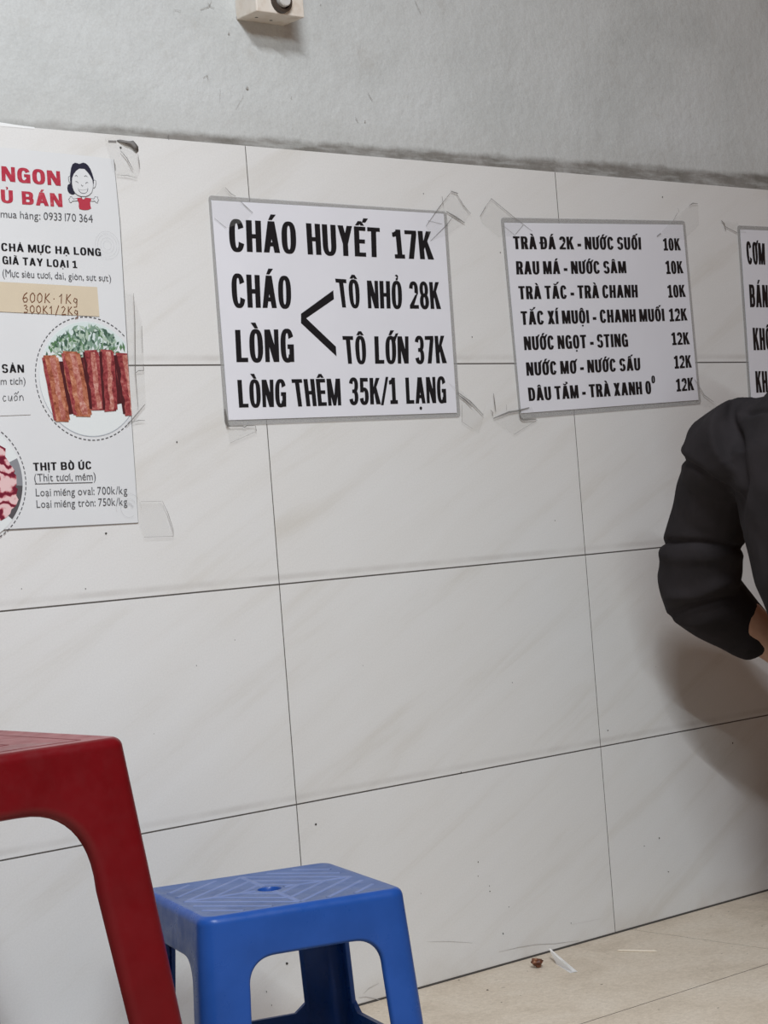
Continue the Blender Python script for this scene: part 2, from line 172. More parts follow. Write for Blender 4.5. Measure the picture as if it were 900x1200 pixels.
def mat(name, color, rough=0.5, spec=0.5, metallic=0.0):
    mt = bpy.data.materials.new(name)
    mt.use_nodes = True
    b = mt.node_tree.nodes['Principled BSDF']
    b.inputs['Base Color'].default_value = (*color, 1)
    b.inputs['Roughness'].default_value = rough
    b.inputs['Specular IOR Level'].default_value = spec
    b.inputs['Metallic'].default_value = metallic
    return mt


class N:
    """tiny node-tree helper"""

    def __init__(self, mt):
        self.t = mt.node_tree
        self.b = self.t.nodes['Principled BSDF']

    def new(self, kind, **kw):
        n = self.t.nodes.new(kind)
        for k, v in kw.items():
            setattr(n, k, v)
        return n

    def link(self, a, b):
        self.t.links.new(a, b)

    def coord(self, scale=(1, 1, 1), rot=(0, 0, 0), loc=(0, 0, 0)):
        c = self.new('ShaderNodeTexCoord')
        mp = self.new('ShaderNodeMapping')
        mp.inputs['Scale'].default_value = scale
        mp.inputs['Rotation'].default_value = rot
        mp.inputs['Location'].default_value = loc
        self.link(c.outputs['Object'], mp.inputs['Vector'])
        return mp.outputs[0]

    def noise(self, vec, scale, detail=4, rough=0.55, dist=0.0):
        n = self.new('ShaderNodeTexNoise')
        n.inputs['Scale'].default_value = scale
        n.inputs['Detail'].default_value = detail
        n.inputs['Roughness'].default_value = rough
        n.inputs['Distortion'].default_value = dist
        self.link(vec, n.inputs['Vector'])
        return n.outputs['Fac']

    def ramp(self, fac, stops):
        r = self.new('ShaderNodeValToRGB')
        e = r.color_ramp.elements
        while len(e) < len(stops):
            e.new(0.5)
        for el, (p, c) in zip(e, stops):
            el.position = p
            el.color = (*c, 1) if len(c) == 3 else c
        self.link(fac, r.inputs[0])
        return r.outputs[0]

    def mix(self, fac, a, b, mode='MIX'):
        n = self.new('ShaderNodeMix', data_type='RGBA', blend_type=mode)
        for sock, v in ((n.inputs[0], fac), (n.inputs[6], a), (n.inputs[7], b)):
            if hasattr(v, 'links'):
                self.link(v, sock)
            else:
                sock.default_value = v if not isinstance(v, tuple) else (*v, 1)
        return n.outputs[2]

    def math(self, op, a, b=0.0, c=None):
        n = self.new('ShaderNodeMath', operation=op)
        for i, v in enumerate((a, b) if c is None else (a, b, c)):
            if hasattr(v, 'links'):
                self.link(v, n.inputs[i])
            else:
                n.inputs[i].default_value = v
        return n.outputs[0]

    def smooth(self, v, lo, hi, out0=0.0, out1=1.0):
        n = self.new('ShaderNodeMapRange', interpolation_type='SMOOTHSTEP')
        self.link(v, n.inputs[0])
        for i, x in enumerate((lo, hi, out0, out1)):
            n.inputs[i + 1].default_value = x
        return n.outputs[0]

    def bump(self, h, strength, dist=0.001):
        n = self.new('ShaderNodeBump')
        n.inputs['Strength'].default_value = strength
        n.inputs['Distance'].default_value = dist
        self.link(h, n.inputs['Height'])
        self.link(n.outputs[0], self.b.inputs['Normal'])

    def color(self, c):
        self.link(c, self.b.inputs['Base Color'])


# ------------------------------------------------------------------ materials
M = {}


def make_materials():
    # polished cream wall tile with faint slanting veins
    mt = M['wall_tile'] = mat('wall_tile_glaze', (0.72, 0.71, 0.68), 0.34, 0.35)
    n = N(mt)
    geo = n.new('ShaderNodeNewGeometry')
    tc = n.new('ShaderNodeTexCoord')
    add = n.new('ShaderNodeVectorMath', operation='ADD')
    sc = n.new('ShaderNodeVectorMath', operation='SCALE')
    comb = n.new('ShaderNodeCombineXYZ')
    n.link(geo.outputs['Random Per Island'], comb.inputs[0])
    n.link(geo.outputs['Random Per Island'], comb.inputs[2])
    n.link(comb.outputs[0], sc.inputs[0])
    sc.inputs['Scale'].default_value = 7.3
    n.link(tc.outputs['Object'], add.inputs[0])
    n.link(sc.outputs[0], add.inputs[1])
    mp = n.new('ShaderNodeMapping', vector_type='TEXTURE')
    mp.inputs['Rotation'].default_value = (0, math.radians(-27), 0)
    mp.inputs['Scale'].default_value = (9.0, 1.0, 1.0)
    n.link(add.outputs[0], mp.inputs['Vector'])
    vein = n.noise(mp.outputs[0], 20, 6, 0.62, 0.35)
    cloud = n.noise(add.outputs[0], 5, 3, 0.5)
    c1 = n.ramp(vein, [(0.28, (0.645, 0.625, 0.58)), (0.46, (0.712, 0.703, 0.676)), (0.75, (0.738, 0.734, 0.714))])
    c2 = n.mix(n.smooth(cloud, 0.35, 0.75, 0.0, 0.35), c1, (0.735, 0.74, 0.735))
    # tile-edge reflection painted as a grey strip just above each horizontal joint
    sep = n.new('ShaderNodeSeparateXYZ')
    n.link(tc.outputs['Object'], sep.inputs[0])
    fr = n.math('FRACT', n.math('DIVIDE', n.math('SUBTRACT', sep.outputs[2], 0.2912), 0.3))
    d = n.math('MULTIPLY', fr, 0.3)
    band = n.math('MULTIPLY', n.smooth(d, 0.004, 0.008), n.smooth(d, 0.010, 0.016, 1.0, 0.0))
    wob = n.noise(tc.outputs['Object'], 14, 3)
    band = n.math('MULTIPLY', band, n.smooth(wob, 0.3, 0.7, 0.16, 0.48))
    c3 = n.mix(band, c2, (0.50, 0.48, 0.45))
    low = n.math('MULTIPLY', n.smooth(sep.outputs[2], 0.0, 0.05, 1.0, 0.0), n.smooth(wob, 0.35, 0.7, 0.05, 0.35))
    c4 = n.mix(low, c3, (0.52, 0.46, 0.39))
    fine = n.noise(tc.outputs['Object'], 420, 2)
    c5 = n.mix(0.10, c4, n.ramp(fine, [(0.3, (0.45, 0.45, 0.44)), (0.7, (1, 1, 1))]), 'MULTIPLY')
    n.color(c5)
    n.bump(n.noise(tc.outputs['Object'], 30, 3), 0.05, 0.002)

    M['grout'] = mat('dark_joint_grime', (0.11, 0.10, 0.09), 0.95, 0.1)
    M['grime'] = mat('dark_speck_dirt', (0.055, 0.05, 0.045), 0.9, 0.1)
    M['crack'] = mat('hairline_crack', (0.47, 0.45, 0.42), 0.9, 0.1)
    M['plaster_mark'] = mat('plaster_scratch', (0.36, 0.35, 0.33), 0.9, 0.1)
    M['smudge_shade'] = mat('grey_smudge_and_shade', (0.20, 0.19, 0.18), 0.9, 0.1)

    # painted plaster with stains and a grime band along the tile edge
    mt = M['plaster'] = mat('stained_plaster', (0.6, 0.6, 0.58), 0.8, 0.2)
    n = N(mt)
    tc = n.new('ShaderNodeTexCoord')
    sep = n.new('ShaderNodeSeparateXYZ')
    n.link(tc.outputs['Object'], sep.inputs[0])
    big = n.noise(tc.outputs['Object'], 4.5, 5, 0.6, 0.4)
    c1 = n.ramp(big, [(0.28, (0.50, 0.515, 0.50)), (0.5, (0.565, 0.58, 0.565)), (0.75, (0.605, 0.62, 0.61))])
    patch = n.noise(tc.outputs['Object'], 19, 4, 0.6)
    c2 = n.mix(n.smooth(patch, 0.58, 0.74, 0.0, 0.30), c1, (0.44, 0.425, 0.39))
    z = sep.outputs[2]
    edge = n.noise(tc.outputs['Object'], 26, 5, 0.65)
    x = sep.outputs[0]
    zz = n.math('SUBTRACT', n.math('ADD', z, n.math('MULTIPLY', n.math('SUBTRACT', edge, 0.5), 0.016)), n.math('MULTIPLY', x, 0.013))
    band = n.smooth(zz, 1.1975, 1.2095, 1.0, 0.0)
    tone = n.noise(tc.outputs['Object'], 17, 4, 0.6)
    bandcol = n.ramp(tone, [(0.3, (0.14, 0.13, 0.11)), (0.55, (0.215, 0.20, 0.18)), (0.8, (0.34, 0.33, 0.31))])
    halo = n.smooth(zz, 1.20, 1.27, 0.28, 0.0)
    c3 = n.mix(halo, c2, (0.42, 0.41, 0.38))
    fade = n.smooth(x, -0.42, -0.10, 0.45, 0.92)
    streak = n.noise(n.coord((2.5, 1, 14)), 6, 4, 0.6)
    fade = n.math('MULTIPLY', fade, n.smooth(streak, 0.32, 0.58, 0.55, 1.0))
    c4 = n.mix(n.math('MULTIPLY', band, fade), c3, bandcol)
    fine = n.noise(tc.outputs['Object'], 300, 3)
    c5 = n.mix(0.16, c4, n.ramp(fine, [(0.3, (0.5, 0.5, 0.5)), (0.7, (1, 1, 1))]), 'MULTIPLY')
    n.color(c5)
    h = n.math('ADD', n.math('MULTIPLY', n.noise(tc.outputs['Object'], 60, 5, 0.6), 1.0), n.math('MULTIPLY', n.noise(tc.outputs['Object'], 11, 3), 1.5))
    n.bump(h, 0.45, 0.004)

    mt = M['caulk'] = mat('old_white_filler', (0.74, 0.74, 0.72), 0.7, 0.2)

    # beige floor tile
    mt = M['floor'] = mat('beige_floor_tile', (0.6, 0.52, 0.42), 0.5, 0.3)
    n = N(mt)
    v = n.coord()
    a = n.noise(v, 9, 6, 0.65, 0.5)
    c1 = n.ramp(a, [(0.3, (0.53, 0.445, 0.345)), (0.5, (0.63, 0.54, 0.43)), (0.72, (0.68, 0.60, 0.495))])
    f = n.noise(v, 120, 4, 0.7)
    c2 = n.mix(0.42, c1, n.ramp(f, [(0.3, (0.58, 0.54, 0.48)), (0.62, (1, 1, 1))]), 'MULTIPLY')
    g2 = n.noise(v, 330, 2, 0.6)
    c2 = n.mix(0.30, c2, n.ramp(g2, [(0.35, (0.62, 0.60, 0.56)), (0.6, (1, 1, 1))]), 'MULTIPLY')
    sp = n.noise(v, 75, 2, 0.5)
    c3 = n.mix(n.smooth(sp, 0.70, 0.75, 0.0, 0.6), c2, (0.24, 0.19, 0.14))
    n.color(c3)
    n.bump(n.noise(v, 60, 3), 0.12, 0.001)

    # moulded plastics
    def plastic(key, name, dark, light, rough):
        mt = M[key] = mat(name, light, rough, 0.22)
        n = N(mt)
        v = n.coord()
        a = n.noise(v, 16, 4, 0.6)
        n.color(n.mix(n.smooth(a, 0.3, 0.7), dark, light))
        r = n.noise(v, 45, 4, 0.65)
        n.link(n.smooth(r, 0.3, 0.75, rough - 0.06, rough + 0.12), n.b.inputs['Roughness'])
        n.bump(n.noise(v, 220, 3, 0.6), 0.08, 0.0006)
    plastic('blue', 'blue_plastic', (0.012, 0.060, 0.255), (0.016, 0.072, 0.30), 0.32)
    plastic('blue_worn', 'scuffed_blue_plastic', (0.075, 0.115, 0.245), (0.105, 0.15, 0.29), 0.45)
    plastic('blue_rib', 'pale_worn_blue_plastic', (0.125, 0.172, 0.335), (0.150, 0.198, 0.375), 0.45)
    plastic('red', 'dark_red_plastic', (0.105, 0.0022, 0.0042), (0.125, 0.0028, 0.0055), 0.36)
    plastic('red_worn', 'scuffed_red_plastic', (0.20, 0.075, 0.075), (0.27, 0.115, 0.115), 0.45)
    plastic('red_line', 'worn_groove_red_plastic', (0.13, 0.035, 0.037), (0.16, 0.045, 0.047), 0.5)

    # papers
    def paper(key, name, c, rough, amp=0.15, sc=7):
        mt = M[key] = mat(name, c, rough, 0.35)
        n = N(mt)
        v = n.coord()
        a = n.noise(v, sc, 4, 0.55)
        n.color(n.mix(n.smooth(a, 0.3, 0.7), tuple(x * 0.965 for x in c), c))
        n.bump(n.noise(v, 9, 2), amp, 0.006)
    paper('sign_paper', 'laminated_white_paper', (0.74, 0.74, 0.775), 0.30)
    paper('flyer_paper', 'glossy_flyer_paper', (0.69, 0.70, 0.70), 0.36)
    paper('slip_paper', 'beige_tape_paper', (0.63, 0.54, 0.40), 0.6, 0.3, 30)
    paper('scrap_paper', 'white_scrap_paper', (0.95, 0.94, 0.92), 0.7)
    M['ink'] = mat('black_printing_ink', (0.012, 0.012, 0.014), 0.42, 0.3)
    M['grey_ink'] = mat('grey_printing_ink', (0.10, 0.10, 0.105), 0.5, 0.3)
    mt = M['red_ink'] = mat('red_printing_ink', (0.42, 0.035, 0.06), 0.5, 0.3)
    n = N(mt)
    a = n.noise(n.coord(), 160, 3, 0.7)
    n.color(n.ramp(a, [(0.40, (0.40, 0.03, 0.055)), (0.66, (0.47, 0.06, 0.085)), (0.80, (0.58, 0.22, 0.23))]))
    M['brown_ink'] = mat('brown_pen_ink', (0.16, 0.055, 0.022), 0.6, 0.2)
    M['navy_ink'] = mat('dark_navy_ink', (0.022, 0.022, 0.04), 0.5, 0.3)

    # printed food pictures
    def meat(key, stops, sc):
        mt = M[key] = mat('printed_sausage_' + key, (0.4, 0.12, 0.08), 0.45, 0.3)
        n = N(mt)
        n.color(n.ramp(n.noise(n.coord(), sc, 5, 0.72, 0.5), stops))
    meat('meat', [(0.32, (0.16, 0.035, 0.02)), (0.47, (0.36, 0.11, 0.06)), (0.60, (0.50, 0.21, 0.125)), (0.76, (0.68, 0.42, 0.30))], 120)
    meat('meat_dark', [(0.32, (0.10, 0.014, 0.016)), (0.48, (0.26, 0.04, 0.045)), (0.60, (0.36, 0.085, 0.08)), (0.78, (0.60, 0.30, 0.26))], 140)
    meat('meat_light', [(0.34, (0.30, 0.075, 0.06)), (0.48, (0.44, 0.16, 0.125)), (0.60, (0.58, 0.30, 0.25)), (0.74, (0.74, 0.54, 0.47))], 170)
    mt = M['raw'] = mat('printed_raw_beef', (0.4, 0.05, 0.08), 0.45, 0.3)
    n = N(mt)
    w = n.new('ShaderNodeTexWave', wave_type='RINGS')
    w.inputs['Scale'].default_value = 17
    w.inputs['Distortion'].default_value = 9
    w.inputs['Detail'].default_value = 3
    w.inputs['Detail Scale'].default_value = 3
    n.link(n.coord(), w.inputs['Vector'])
    n.color(n.ramp(w.outputs['Fac'], [(0.12, (0.16, 0.012, 0.03)), (0.36, (0.34, 0.06, 0.08)), (0.52, (0.58, 0.27, 0.28)), (0.80, (0.72, 0.50, 0.49))]))
    for k, c in (('leaf', (0.10, 0.20, 0.095)), ('leaf_pale', (0.40, 0.50, 0.40)), ('leaf_blue', (0.20, 0.30, 0.23)), ('leaf_dark', (0.06, 0.115, 0.08)), ('bowl_grey', (0.24, 0.245, 0.26)), ('plate', (0.70, 0.73, 0.72)), ('plate_blue', (0.62, 0.70, 0.68)), ('plate_grey', (0.42, 0.46, 0.50)), ('dark_bowl', (0.09, 0.085, 0.09)), ('deep_shade', (0.07, 0.015, 0.018)), ('cartoon_red', (0.44, 0.045, 0.07))):
        M[k] = mat('printed_' + k, c, 0.45, 0.3)

    # clear films
    def film(key, name, c, fac):
        mt = M[key] = bpy.data.materials.new(name)
        mt.use_nodes = True
        t = mt.node_tree
        for nd in list(t.nodes):
            t.nodes.remove(nd)
        out = t.nodes.new('ShaderNodeOutputMaterial')
        mx = t.nodes.new('ShaderNodeMixShader')
        tr = t.nodes.new('ShaderNodeBsdfTransparent')
        pb = t.nodes.new('ShaderNodeBsdfPrincipled')
        pb.inputs['Base Color'].default_value = (*c, 1)
        pb.inputs['Roughness'].default_value = 0.25
        mx.inputs[0].default_value = fac
        t.links.new(tr.outputs[0], mx.inputs[1])
        t.links.new(pb.outputs[0], mx.inputs[2])
        t.links.new(mx.outputs[0], out.inputs[0])
    film('film', 'clear_laminate_film', (0.47, 0.47, 0.46), 0.40)
    film('tape', 'clear_sticky_tape', (0.55, 0.55, 0.52), 0.09)
    film('tape_edge', 'grimy_tape_edge', (0.16, 0.155, 0.145), 0.75)
    film('stain', 'faint_grey_stain', (0.30, 0.31, 0.32), 0.18)

    M['box'] = mat('cream_box_plastic', (0.66, 0.60, 0.52), 0.5, 0.4)
    n = N(M['box'])
    n.color(n.ramp(n.noise(n.coord(), 40, 4, 0.6), [(0.3, (0.56, 0.47, 0.38)), (0.5, (0.68, 0.62, 0.54)), (0.75, (0.72, 0.67, 0.60))]))
    M['box_collar'] = mat('dark_collar_plastic', (0.055, 0.042, 0.032), 0.45, 0.4)
    M['box_cap'] = mat('pale_cap_plastic', (0.55, 0.54, 0.51), 0.35, 0.5)

    mt = M['shirt'] = mat('black_cotton_shirt', (0.016, 0.014, 0.015), 0.9, 0.10)
    n = N(mt)
    v = n.coord()
    a = n.noise(v, 12, 4)
    n.color(n.mix(n.smooth(a, 0.3, 0.7), (0.020, 0.0175, 0.0185), (0.028, 0.024, 0.0255)))
    n.bump(n.noise(v, 700, 2), 0.25, 0.0008)
    M['trousers'] = mat('charcoal_trouser_cloth', (0.03, 0.03, 0.034), 0.9, 0.15)
    M['skin'] = mat('skin', (0.50, 0.30, 0.21), 0.55, 0.35)
    n = N(M['skin'])
    n.color(n.ramp(n.noise(n.coord(), 30, 3), [(0.3, (0.46, 0.26, 0.18)), (0.7, (0.54, 0.33, 0.235))]))
    M['hair'] = mat('black_hair', (0.012, 0.010, 0.009), 0.45, 0.4)
    M['eye'] = mat('eye_white', (0.75, 0.73, 0.70), 0.2, 0.5)
    M['iris'] = mat('dark_iris', (0.02, 0.012, 0.008), 0.2, 0.5)
    M['lips'] = mat('lips', (0.42, 0.17, 0.14), 0.5, 0.3)
    M['shell'] = mat('brown_dried_husk', (0.12, 0.035, 0.015), 0.5, 0.4)
    n = N(M['shell'])
    n.color(n.ramp(n.noise(n.coord(), 130, 4, 0.7), [(0.35, (0.05, 0.015, 0.008)), (0.52, (0.16, 0.05, 0.02)), (0.70, (0.42, 0.22, 0.12))]))
    M['stick'] = mat('pale_wood_stick', (0.78, 0.70, 0.57), 0.6, 0.3)


make_materials()


# ------------------------------------------------------------------ setting
def add_box(bm, lo, hi, mi=0, bevel=0.0):
    r = bmesh.ops.create_cube(bm, size=1.0)
    vs = r['verts']
    for v in vs:
        v.co = Vector([lo[i] + (v.co[i] + 0.5) * (hi[i] - lo[i]) for i in range(3)])
    fs = {f for v in vs for f in v.link_faces}
    for f in fs:
        f.material_index = mi
    if bevel:
        es = list({e for v in vs for e in v.link_edges})
        rr = bmesh.ops.bevel(bm, geom=es, offset=bevel, segments=2, affect='EDGES', profile=0.5)
        for f in rr['faces']:
            f.material_index = mi


def poly(bm, pts, y, mi=0):
    """flat polygon on the wall plane, facing the room"""
    f = bm.faces.new([bm.verts.new((p[0], y, p[1])) for p in pts])
    f.normal_update()
    if f.normal.y > 0:
        f.normal_flip()
    f.material_index = mi
    if len(pts) > 4:
        bmesh.ops.triangulate(bm, faces=[f])
    return f


def line(bm, pts, width, y, mi=0, taper=True):
    """thin ribbon along a polyline on the wall plane"""
    P = [Vector(p) for p in pts]
    L, R = [], []
    for i, p in enumerate(P):
        d = (P[min(i + 1, len(P) - 1)] - P[max(i - 1, 0)])
        if d.length == 0:
            d = Vector((1, 0))
        d.normalize()
        w = width / 2 * (0.45 if taper and i in (0, len(P) - 1) else 1.0)
        nn = Vector((-d.y, d.x)) * w
        L.append(p + nn)
        R.append(p - nn)
    for i in range(len(P) - 1):
        poly(bm, [L[i], R[i], R[i + 1], L[i + 1]], y, mi)


def blob(bm, x, z, r, y, mi=0, seed=0):
    rnd = random.Random(seed)
    k = rnd.uniform(0.6, 1.3)
    pts = [(x + r * math.cos(a) * rnd.uniform(0.7, 1.15) * k, z + r * math.sin(a) * rnd.uniform(0.7, 1.15)) for a in [i * math.pi / 4 for i in range(8)]]
    c = bm.verts.new((x, y, z))
    vs = [bm.verts.new((p[0], y, p[1])) for p in pts]
    for i in range(8):
        f = bm.faces.new((c, vs[i], vs[(i + 1) % 8]))
        f.material_index = mi


ZR = [0.0025, 0.2912, 0.5912, 0.8912, 1.1912]
PX = 0.00125          # one photo pixel on the wall, metres


def build_setting():
    bm = bmesh.new()
    g = 0.0010
    rnd = random.Random(2)
    for i in range(-3, 8):
        for j in range(4):
            dy = rnd.uniform(-0.0002, 0.0001)
            z0 = ZR[j] + (g if j else 0)
            z1 = ZR[j + 1] - (g if j < 3 else 0)
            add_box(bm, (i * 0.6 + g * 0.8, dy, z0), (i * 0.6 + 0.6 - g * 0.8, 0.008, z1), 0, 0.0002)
    add_box(bm, (-1.8, 0.0004, 0.0), (4.8, 0.03, 1.1905), 1)
    for i, (x, z, r) in enumerate(D['specks']):
        blob(bm, x, z, r * PX, -0.0006, 2, i)
    for pts, w in D['cracks']:
        line(bm, pts, w * 0.65 * PX, -0.0006, 3)
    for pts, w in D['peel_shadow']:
        line(bm, pts, w * PX, -0.0006, 4)  # shadow around the peeling flake, painted on the tiles as dark strokes
    w = obj('wall_back', bm, [M['wall_tile'], M['grout'], M['grime'], M['crack'], M['smudge_shade']])
    tag(w, kind='structure')

    # plaster above the tiles, slightly set back, with a rough lower edge
    bm = bmesh.new()
    nx, nz = 132, 50
    vs = {}
    for i in range(nx + 1):
        for j in range(nz + 1):
            x = -1.8 + 6.6 * i / nx
            z = 1.1905 + 2.1 * (j / nz) ** 2.2
            h = 0.004 * math.exp(-(z - 1.19) / 0.02)
            vs[i, j] = bm.verts.new((x, 0.0055 - h + 0.0012 * math.sin(x * 9 + z * 5) * math.sin(z * 7), z))
    for i in range(nx):
        for j in range(nz):
            bm.faces.new((vs[i, j], vs[i + 1, j], vs[i + 1, j + 1], vs[i, j + 1]))
    for i in range(nx):
        pass
    for k, (pts, w_) in enumerate(D['plaster_marks']):
        line(bm, pts, w_ * 0.7 * PX, 0.0035, 1)
    for k, (x, z, r) in enumerate(D['plaster_specks']):
        blob(bm, x, z, r * PX, 0.0035, 1, k)
    w = obj('wall_back_upper', bm, [M['plaster'], M['plaster_mark']], smooth=True)
    tag(w, kind='structure')

    # thin uneven filler bead on the tile edge
    bm = bmesh.new()
    rnd = random.Random(8)
    x = -0.9
    prev = None
    while x < -0.325:
        hgt = 0.0015 + 0.003 * max(0, math.sin(x * 11 + 1.3)) * rnd.random() + (0.005 * max(0, 1 - abs(x + 0.40) / 0.07))
        a = (bm.verts.new((x, -0.0004, 1.1895)), bm.verts.new((x, -0.0004, 1.1912 + hgt * 0.5)), bm.verts.new((x, 0.004, 1.1912 + hgt)))
        if prev:
            for q in range(2):
                bm.faces.new((prev[q], a[q], a[q + 1], prev[q + 1]))
        prev = a
        x += 0.011
    t = obj('trim_1', bm, M['caulk'], smooth=True)
    tag(t, kind='structure')

    # floor
    bm = bmesh.new()
    g = 0.0012
    ys = [-0.0015, -0.3308, -0.9308, -1.5308, -2.1308, -2.7308, -3.3308]
    for i in range(-4, 7):
        for j in range(6):
            x0 = 0.6346 + 0.6 * i
            add_box(bm, (x0 + g * 0.7, ys[j + 1] + g, -0.012), (x0 + 0.6 - g * 0.7, ys[j] - (g if j else 0), 0.0), 0, 0.0002)
    add_box(bm, (-1.8, -3.35, -0.03), (4.8, 0.03, -0.0003), 1)
    rnd = random.Random(11)
    for k, (px_, py_, r) in enumerate(D['floor_specks']):
        pts = [(px_ + r * rnd.uniform(0.6, 1.5) * math.cos(a), py_ + r * rnd.uniform(0.5, 1.1) * math.sin(a)) for a in [i * math.pi / 4 for i in range(8)]]
        f_ = bm.faces.new([bm.verts.new((p[0], p[1], 0.0003)) for p in pts])
        f_.material_index = 2
    fl = obj('floor', bm, [M['floor'], M['grout'], M['grime']])
    tag(fl, kind='structure')


build_setting()


# ------------------------------------------------------------------ lettering
def q4(a, b, c, d):
    return [a, b, c, d]


def rect(x0, y0, x1, y1):
    return [(x0, y0), (x1, y0), (x1, y1), (x0, y1)]


def arc(cx, cy, rx, ry, a0, a1, sv, sh, n=14, p=2.5):
    """superellipse ribbon: outer radius rx,ry, vertical-stem weight sv and bar weight sh"""
    out = []

    def pt(a, ax, ay):
        c, s = math.cos(a), math.sin(a)
        return (cx + ax * math.copysign(abs(c) ** (2 / p), c), cy + ay * math.copysign(abs(s) ** (2 / p), s))
    pr = None
    for i in range(n + 1):
        a = math.radians(a0 + (a1 - a0) * i / n)
        cur = (pt(a, rx, ry), pt(a, rx - sv, ry - sh))
        if pr:
            out.append([pr[0], cur[0], cur[1], pr[1]])
        pr = cur
    return out


def glyph(ch, w, sv, sh):
    """bold grotesque capitals, cap height 1, width w -> (polys, width)"""
    P = []
    W_ = w

    def bowl(x0, x1, y0, y1, a0=-90, a1=90, p=2.6):
        return arc(x0, (y0 + y1) / 2, x1 - x0, (y1 - y0) / 2, a0, a1, sv, sh, 14, p)
    if ch in 'O0':
        if ch == '0':
            W_ = w * 0.94
        P += arc(W_ / 2, 0.5, W_ / 2, 0.52, 0, 360, sv, sh, 36, 2.6)
    elif ch == 'C':
        P += arc(w / 2, 0.5, w / 2, 0.52, 24, 336, sv, sh, 34, 2.6)
    elif ch == 'G':
        P += arc(w / 2, 0.5, w / 2, 0.52, 26, 322, sv, sh, 34, 2.6)
        P += [rect(w * 0.52, 0.40, w, 0.40 + sh), rect(w - sv * 0.9, 0.0, w, 0.45)]
    elif ch == 'D':
        P += [rect(0, 0, sv, 1), rect(0, 0, w * 0.5, sh), rect(0, 1 - sh, w * 0.5, 1)] + bowl(w * 0.45, w, 0, 1)
    elif ch == 'B':
        P += [rect(0, 0, sv, 1)]
        for y in (0, 0.5 - sh / 2, 1 - sh):
            P += [rect(0, y, w * 0.55, y + sh)]
        P += bowl(w * 0.5, w * 0.97, 0.5 - sh / 2, 1) + bowl(w * 0.5, w, 0, 0.5 + sh / 2)
    elif ch == 'R':
        P += [rect(0, 0, sv, 1), rect(0, 1 - sh, w * 0.55, 1), rect(0, 0.42, w * 0.55, 0.42 + sh)]
        P += bowl(w * 0.5, w * 0.98, 0.42, 1)
        P += [[(w * 0.42, 0.44), (w * 0.42 + sv * 1.05, 0.44), (w + 0.02, 0), (w - sv * 1.1, 0)]]
    elif ch == 'H':
        P += [rect(0, 0, sv, 1), rect(w - sv, 0, w, 1), rect(0, 0.43, w, 0.43 + sh)]
    elif ch == 'I':
        W_ = sv
        P += [rect(0, 0, sv, 1)]
    elif ch == 'L':
        W_ = w * 0.86
        P += [rect(0, 0, sv, 1), rect(0, 0, W_, sh)]
    elif ch == 'E':
        W_ = w * 0.86
        P += [rect(0, 0, sv, 1), rect(0, 0, W_, sh), rect(0, 1 - sh, W_, 1), rect(0, 0.44, W_ * 0.93, 0.44 + sh)]
    elif ch == 'T':
        W_ = w * 0.95
        P += [rect(0, 1 - sh, W_, 1), rect(W_ / 2 - sv / 2, 0, W_ / 2 + sv / 2, 1)]
    elif ch == 'N':
        W_ = w * 1.04
        P += [rect(0, 0, sv * 0.86, 1), rect(W_ - sv * 0.86, 0, W_, 1), [(0, 1), (sv * 1.08, 1), (W_, 0), (W_ - sv * 1.08, 0)]]
    elif ch == 'M':
        W_ = w * 1.28
        P += [rect(0, 0, sv * 0.86, 1), rect(W_ - sv * 0.86, 0, W_, 1)]
        P += [[(0, 1), (sv * 1.1, 1), (W_ / 2 + sv * 0.36, 0), (W_ / 2 - sv * 0.36, 0)], [(W_ - sv * 1.1, 1), (W_, 1), (W_ / 2 + sv * 0.36, 0), (W_ / 2 - sv * 0.36, 0)]]
    elif ch == 'A':
        W_ = w * 1.10
        h = sv * 0.58
        P += [[(0, 0), (sv * 0.98, 0), (W_ / 2 + h, 1), (W_ / 2 - h, 1)], [(W_ - sv * 0.98, 0), (W_, 0), (W_ / 2 + h, 1), (W_ / 2 - h, 1)], rect(W_ * 0.2, 0.20, W_ * 0.8, 0.20 + sh * 0.95)]
    elif ch == 'K':
        W_ = w * 1.06
        P += [rect(0, 0, sv, 1), [(sv * 0.9, 0.32), (sv * 0.9, 0.60), (W_ - sv * 1.05, 1), (W_, 1)], [(W_ * 0.38, 0.56), (W_ * 0.60, 0.74), (W_ + 0.02, 0), (W_ - sv * 1.12, 0)]]
    elif ch == 'X':
        W_ = w * 1.04
        P += [[(0, 0), (sv * 1.05, 0), (W_ - 0.01, 1), (W_ - sv * 1.05, 1)], [(0.01, 1), (sv * 1.05, 1), (W_, 0), (W_ - sv * 1.05, 0)]]
    elif ch == 'Y':
        W_ = w * 1.08
        c = W_ / 2
        P += [rect(c - sv / 2, 0, c + sv / 2, 0.46), [(0, 1), (sv * 1.05, 1), (c + sv * 0.5, 0.40), (c - sv * 0.5, 0.40)], [(W_ - sv * 1.05, 1), (W_, 1), (c + sv * 0.5, 0.40), (c - sv * 0.5, 0.40)]]
    elif ch == 'U':
        P += [rect(0, 0.36, sv, 1), rect(w - sv, 0.36, w, 1)] + arc(w / 2, 0.37, w / 2, 0.39, 180, 360, sv, sh, 20, 2.5)
    elif ch == 'S':
        W_ = w * 0.96
        r = 0.26 + sh / 4
        P += arc(W_ / 2, 1.02 - r, W_ / 2, r, 12, 265, sv * 0.95, sh, 22, 2.3)
        P += arc(W_ / 2, r - 0.02, W_ / 2, r, 85, -168, sv * 0.95, sh, 22, 2.3)
    elif ch == '1':
        W_ = w * 0.84
        c = W_ * 0.56
        P += [rect(c - sv / 2, 0, c + sv / 2, 1.01), rect(W_ * 0.08, 0, W_ * 1.02, sh * 1.05)]
